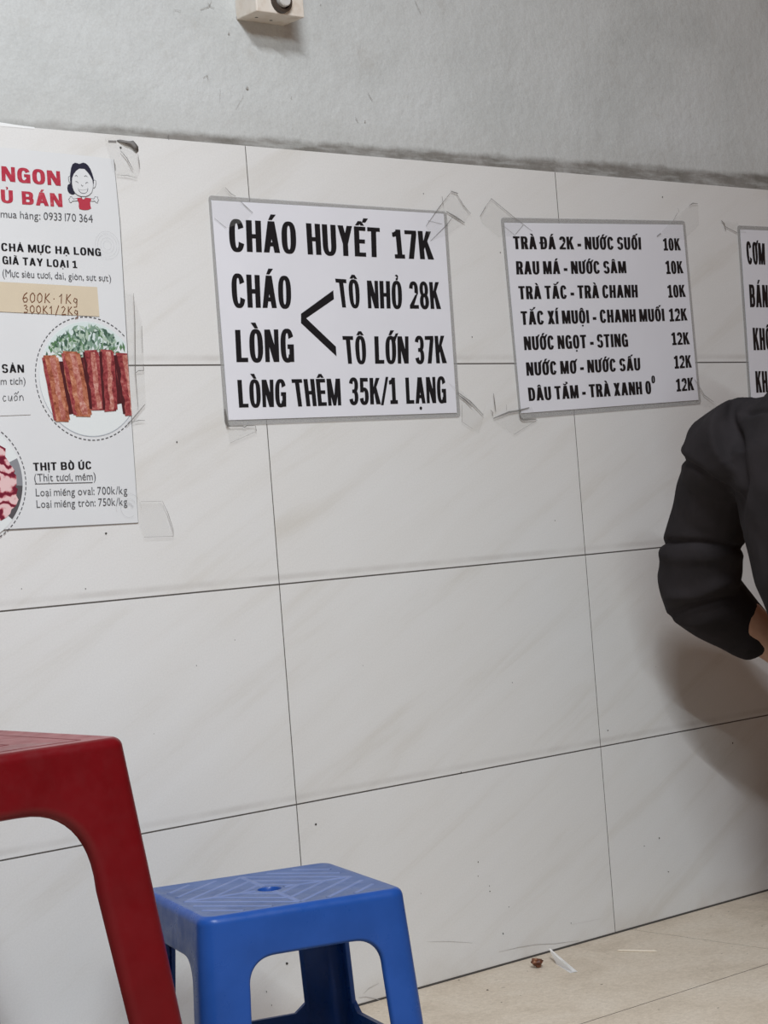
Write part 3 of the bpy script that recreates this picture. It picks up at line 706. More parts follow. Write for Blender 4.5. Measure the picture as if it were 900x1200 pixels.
        P += [[(0, 0.76), (0, 0.90), (W_ * 0.12, 0.91), (W_ * 0.12, 0.74)], [(W_ * 0.1, 0.74), (W_ * 0.1, 0.90), (c, 1.01), (c, 0.80)]]
    elif ch == '2':
        W_ = w * 0.94
        P += arc(W_ / 2, 0.70, W_ / 2, 0.32, 172, -28, sv, sh, 20, 2.4)
        P += [rect(0, 0, W_, sh), [(0, sh * 0.9), (sv * 1.15, sh * 0.9), (W_ - 0.005, 0.60), (W_ - sv * 0.92, 0.50)]]
    elif ch == '3':
        W_ = w * 0.94
        r = 0.26 + sh / 4
        P += arc(W_ / 2, 1.02 - r, W_ / 2, r, 168, -80, sv * 0.98, sh, 22, 2.3)
        P += arc(W_ / 2, r - 0.02, W_ / 2, r, 80, -168, sv * 0.98, sh, 22, 2.3)
        P += [rect(W_ * 0.34, 0.5 - sh / 2, W_ * 0.6, 0.5 + sh / 2)]
    elif ch == '5':
        W_ = w * 0.94
        P += [rect(0.03, 1 - sh, W_ * 0.94, 1), rect(0.03, 0.46, 0.03 + sv * 0.9, 1)]
        P += arc(W_ / 2, 0.31, W_ / 2, 0.33, 140, -168, sv, sh, 24, 2.4)
    elif ch == '6':
        W_ = w * 0.94
        P += arc(W_ / 2, 0.31, W_ / 2, 0.33, 0, 360, sv, sh, 26, 2.4) + arc(W_ / 2, 0.5, W_ / 2, 0.52, 20, 190, sv, sh, 20, 2.5)
    elif ch == '7':
        W_ = w * 0.92
        P += [rect(0, 1 - sh, W_, 1), [(W_ * 0.18, 0), (W_ * 0.18 + sv * 1.05, 0), (W_, 1 - sh), (W_ - sv * 1.02, 1 - sh)]]
    elif ch == '8':
        W_ = w * 0.96
        r = 0.26 + sh / 4
        P += arc(W_ / 2, 1.02 - r, W_ / 2 * 0.95, r, 0, 360, sv * 0.95, sh, 26, 2.2) + arc(W_ / 2, r - 0.02, W_ / 2, r, 0, 360, sv, sh, 26, 2.2)
    elif ch == '/':
        W_ = w * 0.72
        P += [[(-0.04, -0.04), (-0.04 + sv * 0.72, -0.04), (W_ + 0.04, 1.04), (W_ + 0.04 - sv * 0.72, 1.04)]]
    elif ch == '-':
        W_ = w * 0.56
        P += [rect(0, 0.24, W_, 0.24 + sh * 1.35)]
    elif ch == '\u0110':
        P, W_ = glyph('D', w, sv, sh)
        P = P + [rect(-0.07, 0.44, w * 0.55, 0.44 + sh * 0.75)]
    return P, W_


def accent(mark, x, y, s, t):
    """diacritic centred on x with its foot at y; s = size, t = stroke"""
    if mark == '\u0301':
        return [[(x - 0.25 * s - t * 0.2, y), (x - 0.25 * s + t * 0.8, y), (x + 0.35 * s + t * 0.6, y + 0.75 * s), (x + 0.35 * s - t * 0.8, y + 0.75 * s)]]
    if mark == '\u0300':
        return [[(x + 0.25 * s - t * 0.8, y), (x + 0.25 * s + t * 0.2, y), (x - 0.35 * s + t * 0.8, y + 0.75 * s), (x - 0.35 * s - t * 0.6, y + 0.75 * s)]]
    if mark == '\u0302':
        return [[(x - 0.62 * s, y), (x - 0.62 * s + t * 1.1, y), (x + t * 0.5, y + 0.6 * s), (x - t * 0.5, y + 0.6 * s)], [(x + 0.62 * s - t * 1.1, y), (x + 0.62 * s, y), (x + t * 0.5, y + 0.6 * s), (x - t * 0.5, y + 0.6 * s)]]
    if mark == '\u0306':
        return arc(x, y + 0.5 * s, 0.55 * s, 0.5 * s, 180, 360, t * 0.9, t * 0.8, 10, 2.0)
    if mark == '\u0303':
        P = []
        for i in range(10):
            f = lambda k: (x - 0.6 * s + 1.2 * s * k / 10, y + 0.22 * s + 0.14 * s * math.sin(k / 10 * 2 * math.pi))
            a, b = f(i), f(i + 1)
            P.append([(a[0], a[1]), (b[0], b[1]), (b[0], b[1] + t * 0.8), (a[0], a[1] + t * 0.8)])
        return P
    if mark == '\u0309':
        return arc(x, y + 0.56 * s, 0.30 * s, 0.30 * s, 150, -60, t * 0.7, t * 0.7, 10, 2.0) + [[(x - t * 0.35, y), (x + t * 0.35, y), (x + t * 0.4 + 0.1 * s, y + 0.36 * s), (x - t * 0.2, y + 0.36 * s)]]
    if mark == '\u0323':
        r = t * 0.62
        return [[(x + r * math.cos(k * math.pi / 4), -0.06 - r - t * 0.5 + r * math.sin(k * math.pi / 4)) for k in range(8)]]
    return []


def marks_for(marks, x, top, s, t):
    P = []
    up = [q for q in marks if q not in ('\u0323', '\u031b')]
    base = [q for q in up if q in ('\u0302', '\u0306')]
    tone = [q for q in up if q not in ('\u0302', '\u0306')]
    y = top + t * 0.35
    for q in base:
        P += accent(q, x, y, s, t)
    for q in tone:
        if base:
            P += accent(q, x + 0.62 * s, y + 0.45 * s, s * 0.8, t)
        else:
            P += accent(q, x, y, s, t)
    if '\u0323' in marks:
        P += accent('\u0323', x, 0, s, t)
    return P


def split_marks(text):
    out = []
    for c in text:
        if c in '\u0110\u0111':
            out.append((c, []))
            continue
        d = unicodedata.normalize('NFD', c)
        out.append((d[0], list(d[1:])))
    return out


def bold_text(text, w=0.43, sv=0.135, sh=0.125, gap=0.075, space=0.17):
    x = 0.0
    P = []
    for ch, marks in split_marks(text):
        if ch == ' ':
            x += space
            continue
        g, gw = glyph(ch, w, sv, sh)
        P += [[(p[0] + x, p[1]) for p in pl] for pl in g]
        P += [[(p[0], p[1]) for p in pl] for pl in marks_for(marks, x + gw / 2, 1.0, 0.24, min(sv, 0.11))]
        if '\u031b' in marks:          # horn
            hx = x + gw - sv * 0.35
            P += [[(hx - sv * 0.45, 0.80), (hx + sv * 0.25, 0.86), (hx + sv * 0.95, 1.12), (hx + sv * 0.25, 1.10)], [(hx - sv * 0.4, 0.94), (hx + sv * 0.3, 0.82), (hx + sv * 0.3, 1.0), (hx - sv * 0.2, 1.0)]]
        x += gw + gap
    return P, x - gap


_font_cache = {}


def font_char(ch):
    """outline of one plain character of Blender's built-in face, cap height 1"""
    if ch not in _font_cache:
        c = bpy.data.curves.new('print', 'FONT')
        c.body = ch
        c.resolution_u = 3
        o = bpy.data.objects.new('print', c)
        COL.objects.link(o)
        bpy.context.view_layer.update()
        me = bpy.data.meshes.new_from_object(o.evaluated_get(bpy.context.evaluated_depsgraph_get()))
        k = 1 / 0.682
        pl = [[(me.vertices[i].co.x * k, me.vertices[i].co.y * k) for i in f.vertices] for f in me.polygons]
        xs = [p[0] for f in pl for p in f]
        ys = [p[1] for f in pl for p in f]
        x0 = min(xs)
        pl = [[(p[0] - x0, p[1]) for p in f] for f in pl]
        _font_cache[ch] = (pl, max(xs) - x0, max(ys))
        bpy.data.objects.remove(o)
        bpy.data.curves.remove(c)
        bpy.data.meshes.remove(me)
    return _font_cache[ch]


def light_text(text, gap=0.13, space=0.36):
    x = 0.0
    P = []
    for ch, marks in split_marks(text):
        if ch == ' ':
            x += space
            continue
        pl, w, top = font_char(ch)
        if ch == 'i' and any(q not in ('\u0323',) for q in marks):
            pl, w, top = font_char('\u0131')
        P += [[(p[0] + x, p[1]) for p in f] for f in pl]
        P += marks_for(marks, x + w / 2, top, 0.21, 0.085)
        if '\u031b' in marks:
            P += [[(x + w - 0.08, top * 0.84), (x + w + 0.05, top * 0.88), (x + w + 0.16, top * 1.20), (x + w + 0.05, top * 1.20)]]
        x += w + gap
    return P, x - gap


PEN = {
    '6': [[(.7, 1), (.3, .75), (.1, .35), (.25, .02), (.6, .05), (.75, .3), (.55, .5), (.2, .38)]],
    '0': [[(.45, 1), (.15, .75), (.1, .3), (.35, 0), (.7, .2), (.75, .7), (.5, 1)]],
    '3': [[(.15, .9), (.5, 1), (.65, .8), (.35, .55), (.7, .4), (.6, .05), (.1, .05)]],
    '1': [[(.2, .7), (.5, 1), (.45, 0)]],
    '2': [[(.15, .8), (.45, 1), (.7, .75), (.4, .35), (.1, .02), (.8, .05)]],
    'K': [[(.25, 1), (.15, 0)], [(.8, 1), (.25, .5), (.85, .02)]],
    'g': [[(.7, .5), (.35, .6), (.2, .3), (.5, .1), (.7, .5), (.65, -.3), (.25, -.35)]],
    '/': [[(.7, 1.1), (.1, -.1)]],
    '.': [[(.35, .45), (.5, .45)]],
    'c': [[(.7, .7), (.35, .8), (.15, .4), (.4, 0), (.75, .15)]],
    'u': [[(.15, .8), (.2, .1), (.5, 0), (.75, .7)], [(.75, .8), (.78, 0)]],
    'o': [[(.45, .8), (.15, .5), (.3, .02), (.7, .15), (.7, .65), (.45, .8)], [(.2, .95), (.45, 1.2), (.7, .95)], [(.75, 1.1), (.95, 1.4)]],
    'n': [[(.15, .8), (.15, 0)], [(.15, .5), (.5, .8), (.75, .5), (.8, 0)]],
}


def place(polys, width, quad, bm, y, mi=0):
    """map unit lettering onto a quad (bottom-left, bottom-right, top-left, top-right) of the wall plane"""
    bl, br, tl, tr = [Vector(q) for q in quad]
    for k, pl in enumerate(polys):
        pts = []
        for u, v in pl:
            u /= width
            a = bl.lerp(br, 0) + (br - bl) * u
            b = tl + (tr - tl) * u
            pts.append(a + (b - a) * v)
        try:
            poly(bm, pts, y - 3e-6 * (k % 97), mi)
        except ValueError:
            pass


def pen_text(text, quad, bm, y, width, mi=0):
    bl, br, tl, tr = [Vector(q) for q in quad]
    text = unicodedata.normalize('NFD', text)
    text = ''.join(c for c in text if not unicodedata.combining(c))
    n = len(text)
    for i, ch in enumerate(text):
        for st in PEN[ch]:
            pts = []
            for u, v in st:
                uu = (i + u) / n
                a = bl + (br - bl) * uu
                b = tl + (tr - tl) * uu
                pts.append(a + (b - a) * v)
            line(bm, pts, width, y, mi, taper=False)


# ------------------------------------------------------------------ signs on the wall
def sheet(bm, pts, y0, y1, mi=0):
    """thin closed slab between depths y0 (back) and y1 (front)"""
    a = [bm.verts.new((p[0], y0, p[1])) for p in pts]
    b = [bm.verts.new((p[0], y1, p[1])) for p in pts]
    n = len(pts)
    fs = [bm.faces.new(b), bm.faces.new(list(reversed(a)))]
    for i in range(n):
        fs.append(bm.faces.new((a[i], a[(i + 1) % n], b[(i + 1) % n], b[i])))
    for f in fs:
        f.material_index = mi
    bmesh.ops.recalc_face_normals(bm, faces=fs)


def rounded(pts, r=0.006, k=3):
    out = []
    n = len(pts)
    for i in range(n):
        p, a, b = Vector(pts[i]), Vector(pts[i - 1]), Vector(pts[(i + 1) % n])
        d1, d2 = (a - p).normalized() * r, (b - p).normalized() * r
        for q in range(k + 1):
            t = q / k
            out.append(tuple((p + d1) * (1 - t) ** 2 + p * 2 * t * (1 - t) + (p + d2) * t * t))
    return out


def tapes(parent, key, y):
    for k, (pts, edges) in enumerate(D['tape'][key]):
        bm = bmesh.new()
        yy = y - 0.0003 * k
        poly(bm, pts, yy, 0)
        for e, w in edges:
            line(bm, e, w * PX, yy - 0.0002, 1)
        o = obj('tape_strip', bm, [M['tape'], M['tape_edge']], parent)
        o['label'] = 'piece of clear sticky tape with dirty edges'


def wall_sign(name, film_pts, paper_pts, lines, label, key, extra=None, style=None):
    cx = sum(p[0] for p in film_pts) / len(film_pts)
    zb = min(p[1] for p in film_pts)
    root = empty(name, (cx, 0, zb))
    tag(root, label, 'sign')
    bm = bmesh.new()
    sheet(bm, rounded(film_pts), -0.0007, -0.0013)
    obj('laminate_film', bm, M['film'], root)['label'] = 'clear plastic margin of the laminated sheet'
    bm = bmesh.new()
    sheet(bm, paper_pts, -0.0015, -0.0019)
    obj('paper_sheet', bm, M['sign_paper'], root)
    for t, *quad in lines:
        bm = bmesh.new()
        st = dict(w=0.43, sv=0.135, sh=0.125)
        if style:
            st.update(style)
        p, w = bold_text(t, **st)
        place(p, w, quad, bm, -0.0022)
        obj('lettering', bm, M['ink'], root)
    if extra:
        bm = bmesh.new()
        for k, pl in enumerate(extra):
            poly(bm, pl, -0.0022 - 4e-6 * k)
        obj('angle_bracket', bm, M['ink'], root)['label'] = 'black angle bracket joining the two bowl sizes'
    tapes(root, key, -0.0027)
    return root


wall_sign('menu_sign', D['porridge_film'], D['porridge_paper'], D['porridge'],
          'laminated white menu sign with four large lines of bold black lettering and an angle bracket', 'porridge', D['porridge_arrow'],
          dict(w=0.44, sv=0.170, sh=0.135, gap=0.058))
wall_sign('menu_sign', D['drinks_film'], D['drinks_paper'], D['drinks'],
          'laminated white drinks list sign with seven small lines and a price column', 'drinks', None,
          dict(w=0.46, sv=0.192, sh=0.155, gap=0.064, space=0.19))
tl, bl = Vector(D['rice_tl']), Vector(D['rice_bl'])
dn = (bl - tl).normalized()
bl = tl + dn * 0.304
rt = Vector((0.427, 0.006))
wall_sign('menu_sign', [tuple(tl), tuple(tl + rt), tuple(bl + rt), tuple(bl)],
          [tuple(tl + Vector((0.006, -0.007))), tuple(tl + rt + Vector((-0.006, -0.007))), tuple(bl + rt + Vector((-0.006, 0.007))), tuple(bl + Vector((0.006, 0.007)))],
          D['rice'] + D['rice_c'],
          'laminated white menu sign half hidden behind the shoulder of the seated person', 'rice', None,
          dict(w=0.44, sv=0.19, sh=0.15, gap=0.055))


def clip_right(pts, xmax):
    out = []
    n = len(pts)
    for i in range(n):
        a, b = pts[i], pts[(i + 1) % n]
        if a[0] <= xmax:
            out.append(a)
        if (a[0] <= xmax) != (b[0] <= xmax):
            t = (xmax - a[0]) / (b[0] - a[0])
            out.append((xmax, a[1] + t * (b[1] - a[1])))
    return out


def circ(c, r, n=64):
    return [(c[0] + r * math.cos(2 * math.pi * i / n), c[1] + r * math.sin(2 * math.pi * i / n)) for i in range(n)]


def flyer():
    R = D['fly_right']
    tl, bl = Vector(D['fly_tl']), Vector(D['fly_bl'])
    L = 0.16
    out = [tuple(tl + Vector((-L, 0.003)))] + [tuple(tl)] + list(R) + [tuple(bl), tuple(bl + Vector((-L, 0.002)))]
    root = empty('food_flyer', (-0.40, 0, 0.69))
    tag(root, 'large white food price flyer with red heading and round food photos', 'flyer')
    bm = bmesh.new()
    sheet(bm, out, -0.0006, -0.0012)
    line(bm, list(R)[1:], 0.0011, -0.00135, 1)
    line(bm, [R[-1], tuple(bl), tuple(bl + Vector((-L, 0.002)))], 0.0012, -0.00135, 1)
    obj('paper_sheet', bm, [M['flyer_paper'], M['smudge_shade']], root)
    y = -0.0016
    for t, *quad in D['fly_red']:
        bm = bmesh.new()
        p, w = bold_text(t, w=0.64, sv=0.225, sh=0.19, gap=0.10)
        place(p, w, quad, bm, y)
        obj('heading_lettering', bm, M['red_ink'], root)['label'] = 'worn red heading letters'
    for t, *quad in D['fly_bold']:
        bm = bmesh.new()
        p, w = bold_text(t, w=0.58, sv=0.185, sh=0.155, gap=0.11, space=0.28)
        place(p, w, quad, bm, y)
        obj('bold_lettering', bm, M['ink'], root)['label'] = 'bold black dish name'
    for t, *quad in D['fly_small']:
        bm = bmesh.new()
        p, w = light_text(t)
        place(p, w, quad, bm, y)
        obj('small_lettering', bm, M['grey_ink'], root)['label'] = 'thin dark grey print'
    bm = bmesh.new()
    poly(bm, D['fly_rule'], y)
    obj('rule', bm, M['grey_ink'], root)
    # round sausage photo, cut off by the edge of the sheet
    c, r = (-0.2762, 0.8747), 0.0792
    xm = -0.2178
    bm = bmesh.new()
    nd = 74
    for i in range(nd):
        a0, a1 = 2 * math.pi * i / nd, 2 * math.pi * (i + 0.62) / nd
        q = [(c[0] + rr * math.cos(a), c[1] + rr * math.sin(a)) for rr, a in ((r, a0), (r, a1), (r - 0.0013, a1), (r - 0.0013, a0))]
        if max(p[0] for p in q) < xm:
            poly(bm, q, y)
    obj('dashed_ring', bm, M['grey_ink'], root)
    bm = bmesh.new()
    ri = r * 0.925
    poly(bm, clip_right(circ((c[0] + 0.0003, c[1] - 0.0006), ri + 0.0004), xm), y, 9)
    poly(bm, clip_right(circ(c, ri), xm), y - 0.0001, 0)
    # pale blue rim of the plate
    blue = [p for p in clip_right(circ(c, ri * 0.985), xm) if p[1] > c[1] + ri * 0.45]
    poly(bm, blue, y - 0.0002, 1)
    rnd = random.Random(5)
    u, v = ri, ri

    def inside(p):
        return (p[0] - c[0]) ** 2 + (p[1] - c[1]) ** 2 < (ri * 0.97) ** 2 and p[0] < xm
    for k in range(420):                                # herb leaves
        x = c[0] + rnd.uniform(-0.85, 1.0) * ri
        z = c[1] + rnd.uniform(0.36, 0.90) * ri
        a = rnd.gauss(1.57, 0.75)
        ln, wd = rnd.uniform(0.006, 0.016), rnd.uniform(0.0011, 0.0026)
        d, e = Vector((math.cos(a), math.sin(a))), Vector((-math.sin(a), math.cos(a)))
        o_ = Vector((x, z))
        q = [o_, o_ + d * ln * 0.5 + e * wd, o_ + d * ln, o_ + d * ln * 0.5 - e * wd]
        if all(inside(p) for p in q):
            poly(bm, q, y - 0.0003 - 0.0000008 * k, rnd.choice((2, 3, 3, 4, 4, 10, 10)))
    shade = [(c[0] + a * ri, c[1] + b * ri) for a, b in ((-0.86, 0.32), (0.80, 0.42), (0.78, -0.60), (0.35, -0.56), (-0.30, -0.58), (-0.62, -0.66), (-0.78, -0.45))]
    # five rolls: top centre, bottom centre, half widths (fractions of the radius)
    rolls = [(-0.77, 0.40, -0.62, -0.74, 0.165), (-0.36, 0.47, -0.20, -0.66, 0.19), (0.05, 0.49, 0.10, -0.56, 0.165), (0.37, 0.50, 0.36, -0.58, 0.155), (0.70, 0.44, 0.80, -0.66, 0.185)]
    for k, (x0, z0, x1, z1, hw) in enumerate(rolls):
        dk = []
        for s, off in ((0, 0.03), (1, 0.03)):
            pass
        q = []
        n = 9
        for s in (1, -1):
            rng = range(n + 1) if s == 1 else range(n, -1, -1)
            for i in rng:
                t = i / n
                ww = hw * (1 - 0.25 * (abs(2 * t - 1)) ** 6) * rnd.uniform(0.95, 1.05)
                q.append((c[0] + (x0 + (x1 - x0) * t + s * ww) * ri, c[1] + (z0 + (z1 - z0) * t + rnd.uniform(-0.012, 0.012)) * ri))
        if k < 4:
            sh = [(c[0] + a * ri, c[1] + b * ri) for a, b in ((x0 + hw * 0.7, z0 - 0.1), (x0 + hw + 0.10, z0 - 0.1), (x1 + hw + 0.10, z1 + 0.14), (x1 + hw * 0.7, z1 + 0.12))]
            poly(bm, sh, y - 0.0006, 7)
        poly(bm, clip_right(q, xm), y - 0.0008 - 0.00001 * k, 5 if k in (0, 1) else 8)

        def band(f0, f1, mi, dy, z0_=z0, x0_=x0, x1_=x1, z1_=z1, hw_=hw, k_=k):
            le, ri_ = [], []
            for i in range(n + 1):
                t = 0.03 + 0.94 * i / n
                j0, j1 = rnd.uniform(-0.12, 0.12), rnd.uniform(-0.12, 0.12)
                cx_, cz_ = x0_ + (x1_ - x0_) * t, z0_ + (z1_ - z0_) * t
                le.append((c[0] + (cx_ + (f0 + (j0 if abs(f0) < 0.9 else 0)) * hw_) * ri, c[1] + cz_ * ri))
                ri_.append((c[0] + (cx_ + (f1 + (j1 if abs(f1) < 0.9 else 0)) * hw_) * ri, c[1] + cz_ * ri))
            pts = clip_right(le + ri_[::-1], xm)
            if len(pts) > 2:
                poly(bm, pts, y - 0.00085 - 0.00001 * k_ - dy, mi)
        band(-0.97, -0.62, 7 if k > 1 else 8, 0.0)
        band(0.74, 0.97, 8 if k > 1 else 5, 0.000002)
        band(-0.05, 0.50, 11, 0.000004)
    o = obj('food_photo', bm, [M['plate'], M['plate_blue'], M['leaf'], M['leaf_pale'], M['leaf_blue'], M['meat'], M['grey_ink'], M['deep_shade'], M['meat_dark'], M['plate_grey'], M['leaf_dark'], M['meat_light']], root)
    o['label'] = 'round printed photo of five brown sausage rolls with green herbs'
    # round raw beef photo, mostly outside the frame
    c, r = (-0.4559, 0.7503), 0.0770
    bm = bmesh.new()
    for i in range(nd):
        a0, a1 = 2 * math.pi * i / nd, 2 * math.pi * (i + 0.62) / nd
        poly(bm, [(c[0] + rr * math.cos(a), c[1] + rr * math.sin(a)) for rr, a in ((r, a0), (r, a1), (r - 0.0013, a1), (r - 0.0013, a0))], y)
    obj('dashed_ring', bm, M['grey_ink'], root)
    bm = bmesh.new()
    ri = r * 0.94
    poly(bm, circ(c, ri), y, 0)
    rim = [(c[0] + ri * 0.99 * math.cos(a), c[1] + ri * 0.99 * math.sin(a)) for a in [math.radians(t) for t in range(-42, 25, 4)]]
    inn = [(c[0] + ri * 0.80 * math.cos(a), c[1] + ri * 0.80 * math.sin(a)) for a in [math.radians(t) for t in range(22, -44, -4)]]
    for i in range(len(rim) - 1):
        poly(bm, [rim[i], rim[i + 1], inn[-2 - i], inn[-1 - i]], y - 0.0002, 1 if i < 9 else 3)
    rnd = random.Random(9)
    for k in range(26):
        a = 2 * math.pi * k / 26
        rr = ri * rnd.uniform(0.60, 0.72)
        x, z = c[0] + rr * math.cos(a), c[1] + rr * math.sin(a)
        q = [(x + ri * 0.24 * math.cos(b) * rnd.uniform(0.8, 1.1), z + ri * 0.2 * math.sin(b) * rnd.uniform(0.8, 1.1)) for b in [i * math.pi / 6 for i in range(12)]]
        poly(bm, q, y - 0.0003 - 0.00001 * k, 2)
    poly(bm, circ(c, ri * 0.6, 40), y - 0.0007, 2)
    o = obj('food_photo', bm, [M['plate'], M['dark_bowl'], M['raw'], M['bowl_grey']], root)
    o['label'] = 'round printed photo of sliced raw beef'
    # smiling cartoon cook
    K = D['cart']
    bm = bmesh.new()
    for k, mi, dy in (('hair', 0, 0), ('bun', 0, 0), ('earl', 2, .0001), ('earr', 2, .0001), ('neck', 2, .0001), ('arml', 2, .0001), ('armr', 2, .0001), ('shirt', 1, .0002), ('face', 2, .0003), ('mouth', 0, .0004), ('teeth', 2, .0005)):
        poly(bm, K[k], y - dy, mi)
        if mi == 2 and k != 'teeth':
            line(bm, K[k] + [K[k][0]], 0.0007, y - dy - 0.00005, 3, taper=False)
    poly(bm, K['hair'], y - 0.0004, 0)
    for l in D['cart_lines']:
        line(bm, l, 0.0008, y - 0.0005, 3, taper=False)
    o = obj('cartoon_emblem', bm, [M['navy_ink'], M['cartoon_red'], M['flyer_paper'], M['grey_ink']], root)
    o['label'] = 'printed cartoon of a laughing woman in a red top'
    # handwritten price slips
    bm = bmesh.new()
    sheet(bm, D['slip'], -0.0018, -0.0021)
    s = obj('price_slip', bm, M['slip_paper'], root)
    s['label'] = 'beige paper slip taped over a price'
    bm = bmesh.new()
    for t, q in D['slip_hand']:
        pen_text(t, q, bm, -0.0024, 0.0013)
    h = obj('handwriting', bm, M['brown_ink'], s)
    h['label'] = 'brown handwritten prices'
    bm = bmesh.new()
    sheet(bm, D['slip2'], -0.0018, -0.0021)
    s2 = obj('price_slip', bm, M['flyer_paper'], root)
    s2['label'] = 'small white slip with a handwritten word'
    bm = bmesh.new()
    for t, q in D['slip2_hand']:
        pen_text(t, q, bm, -0.0024, 0.0011)
    obj('handwriting', bm, M['grey_ink'], s2)
    # faint stains on the sheet
    bm = bmesh.new()
    cx, cz = -0.2335, 0.7035
    for rr, a0, a1, w in ((0.012, 20, 320, 0.0008), (0.019, -10, 200, 0.0008), (0.006, 0, 180, 0.003)):
        line(bm, [(cx + rr * math.cos(math.radians(a)), cz + rr * math.sin(math.radians(a)) + 0.004) for a in range(a0, a1, 12)], w, y - 0.0012)
    obj('stain', bm, M['stain'], root)
    bm = bmesh.new()
    cx, cz = -0.2355, 1.046
    for rr in (0.006, 0.010, 0.0145, 0.018):
        line(bm, [(cx + rr * math.cos(math.radians(a)), cz + rr * math.sin(math.radians(a))) for a in range(0, 361, 15)], 0.0006, y - 0.0012)
    obj('stain', bm, M['stain'], root)
    tapes(root, 'fly', -0.0034)


flyer()

# loose flake of old paper peeling off above the flyer
bm = bmesh.new()
P = D['peel']
c = Vector((sum(p[0] for p in P) / len(P), sum(p[1] for p in P) / len(P)))
ring0 = [bm.verts.new((p[0], -0.0015, p[1])) for p in P]
ring1 = [bm.verts.new((c.x + (p[0] - c.x) * 0.45, -0.006, c.y + (p[1] - c.y) * 0.45)) for p in P]
for i in range(len(P)):
    bm.faces.new((ring0[i], ring0[(i + 1) % len(P)], ring1[(i + 1) % len(P)], ring1[i]))
bm.faces.new(ring1)
bm.faces.new(list(reversed(ring0)))
bmesh.ops.recalc_face_normals(bm, faces=bm.faces)
tag(obj('tape_remnant', bm, M['smudge_shade'], smooth=True), 'dark curled tape remnant stuck above the top corner of the food flyer', 'tape')


# ------------------------------------------------------------------ wall box
def wall_box():
    x0, x1, z0, z1, yf = 0.0055, 0.0875, 1.366, 1.452, -0.0420
    root = empty('switch_box', ((x0 + x1) / 2, 0.0, z0))
    tag(root, 'small cream box with a dark round collar mounted high on the plaster wall', 'switch box')
    bm = bmesh.new()
    add_box(bm, (x0, yf, z0), (x1, 0.006, z1), 0, 0.0015)
    obj('housing', bm, M['box'], root)
    cx, cz = 0.0470, 1.3835
    bm = bmesh.new()

    def tube(r0, r1, ya, yb, cap):
        n = 32
        A = [bm.verts.new((cx + r0 * math.cos(2 * math.pi * i / n), ya, cz + r0 * math.sin(2 * math.pi * i / n))) for i in range(n)]
        B = [bm.verts.new((cx + r1 * math.cos(2 * math.pi * i / n), yb, cz + r1 * math.sin(2 * math.pi * i / n))) for i in range(n)]
        for i in range(n):
            bm.faces.new((A[i], A[(i + 1) % n], B[(i + 1) % n], B[i]))
        if cap:
            bm.faces.new(B)
    tube(0.0165, 0.0160, yf + 0.001, yf - 0.006, False)
    tube(0.0160, 0.0115, yf - 0.006, yf - 0.0065, False)
    tube(0.0115, 0.0110, yf - 0.0065, yf + 0.0005, True)
    bmesh.ops.recalc_face_normals(bm, faces=bm.faces)
    obj('collar', bm, M['box_collar'], root)['label'] = 'dark brown ring'
    bm = bmesh.new()
    tube(0.0095, 0.0092, yf, yf - 0.011, False)
    tube(0.0092, 0.0080, yf - 0.011, yf - 0.0125, True)
    bmesh.ops.recalc_face_normals(bm, faces=bm.faces)
    obj('cap', bm, M['box_cap'], root)['label'] = 'pale round cap'
    for x, y in ((0.024, -0.016), (0.052, -0.012)):
        bm = bmesh.new()
        bmesh.ops.create_circle(bm, cap_ends=True, radius=0.0019, segments=10, matrix=Matrix.Translation((x, y, z0 - 0.0002)) @ Matrix.Scale(1.4, 4, (1, 0, 0)))
        obj('screw_hole', bm, M['grime'], root)


wall_box()


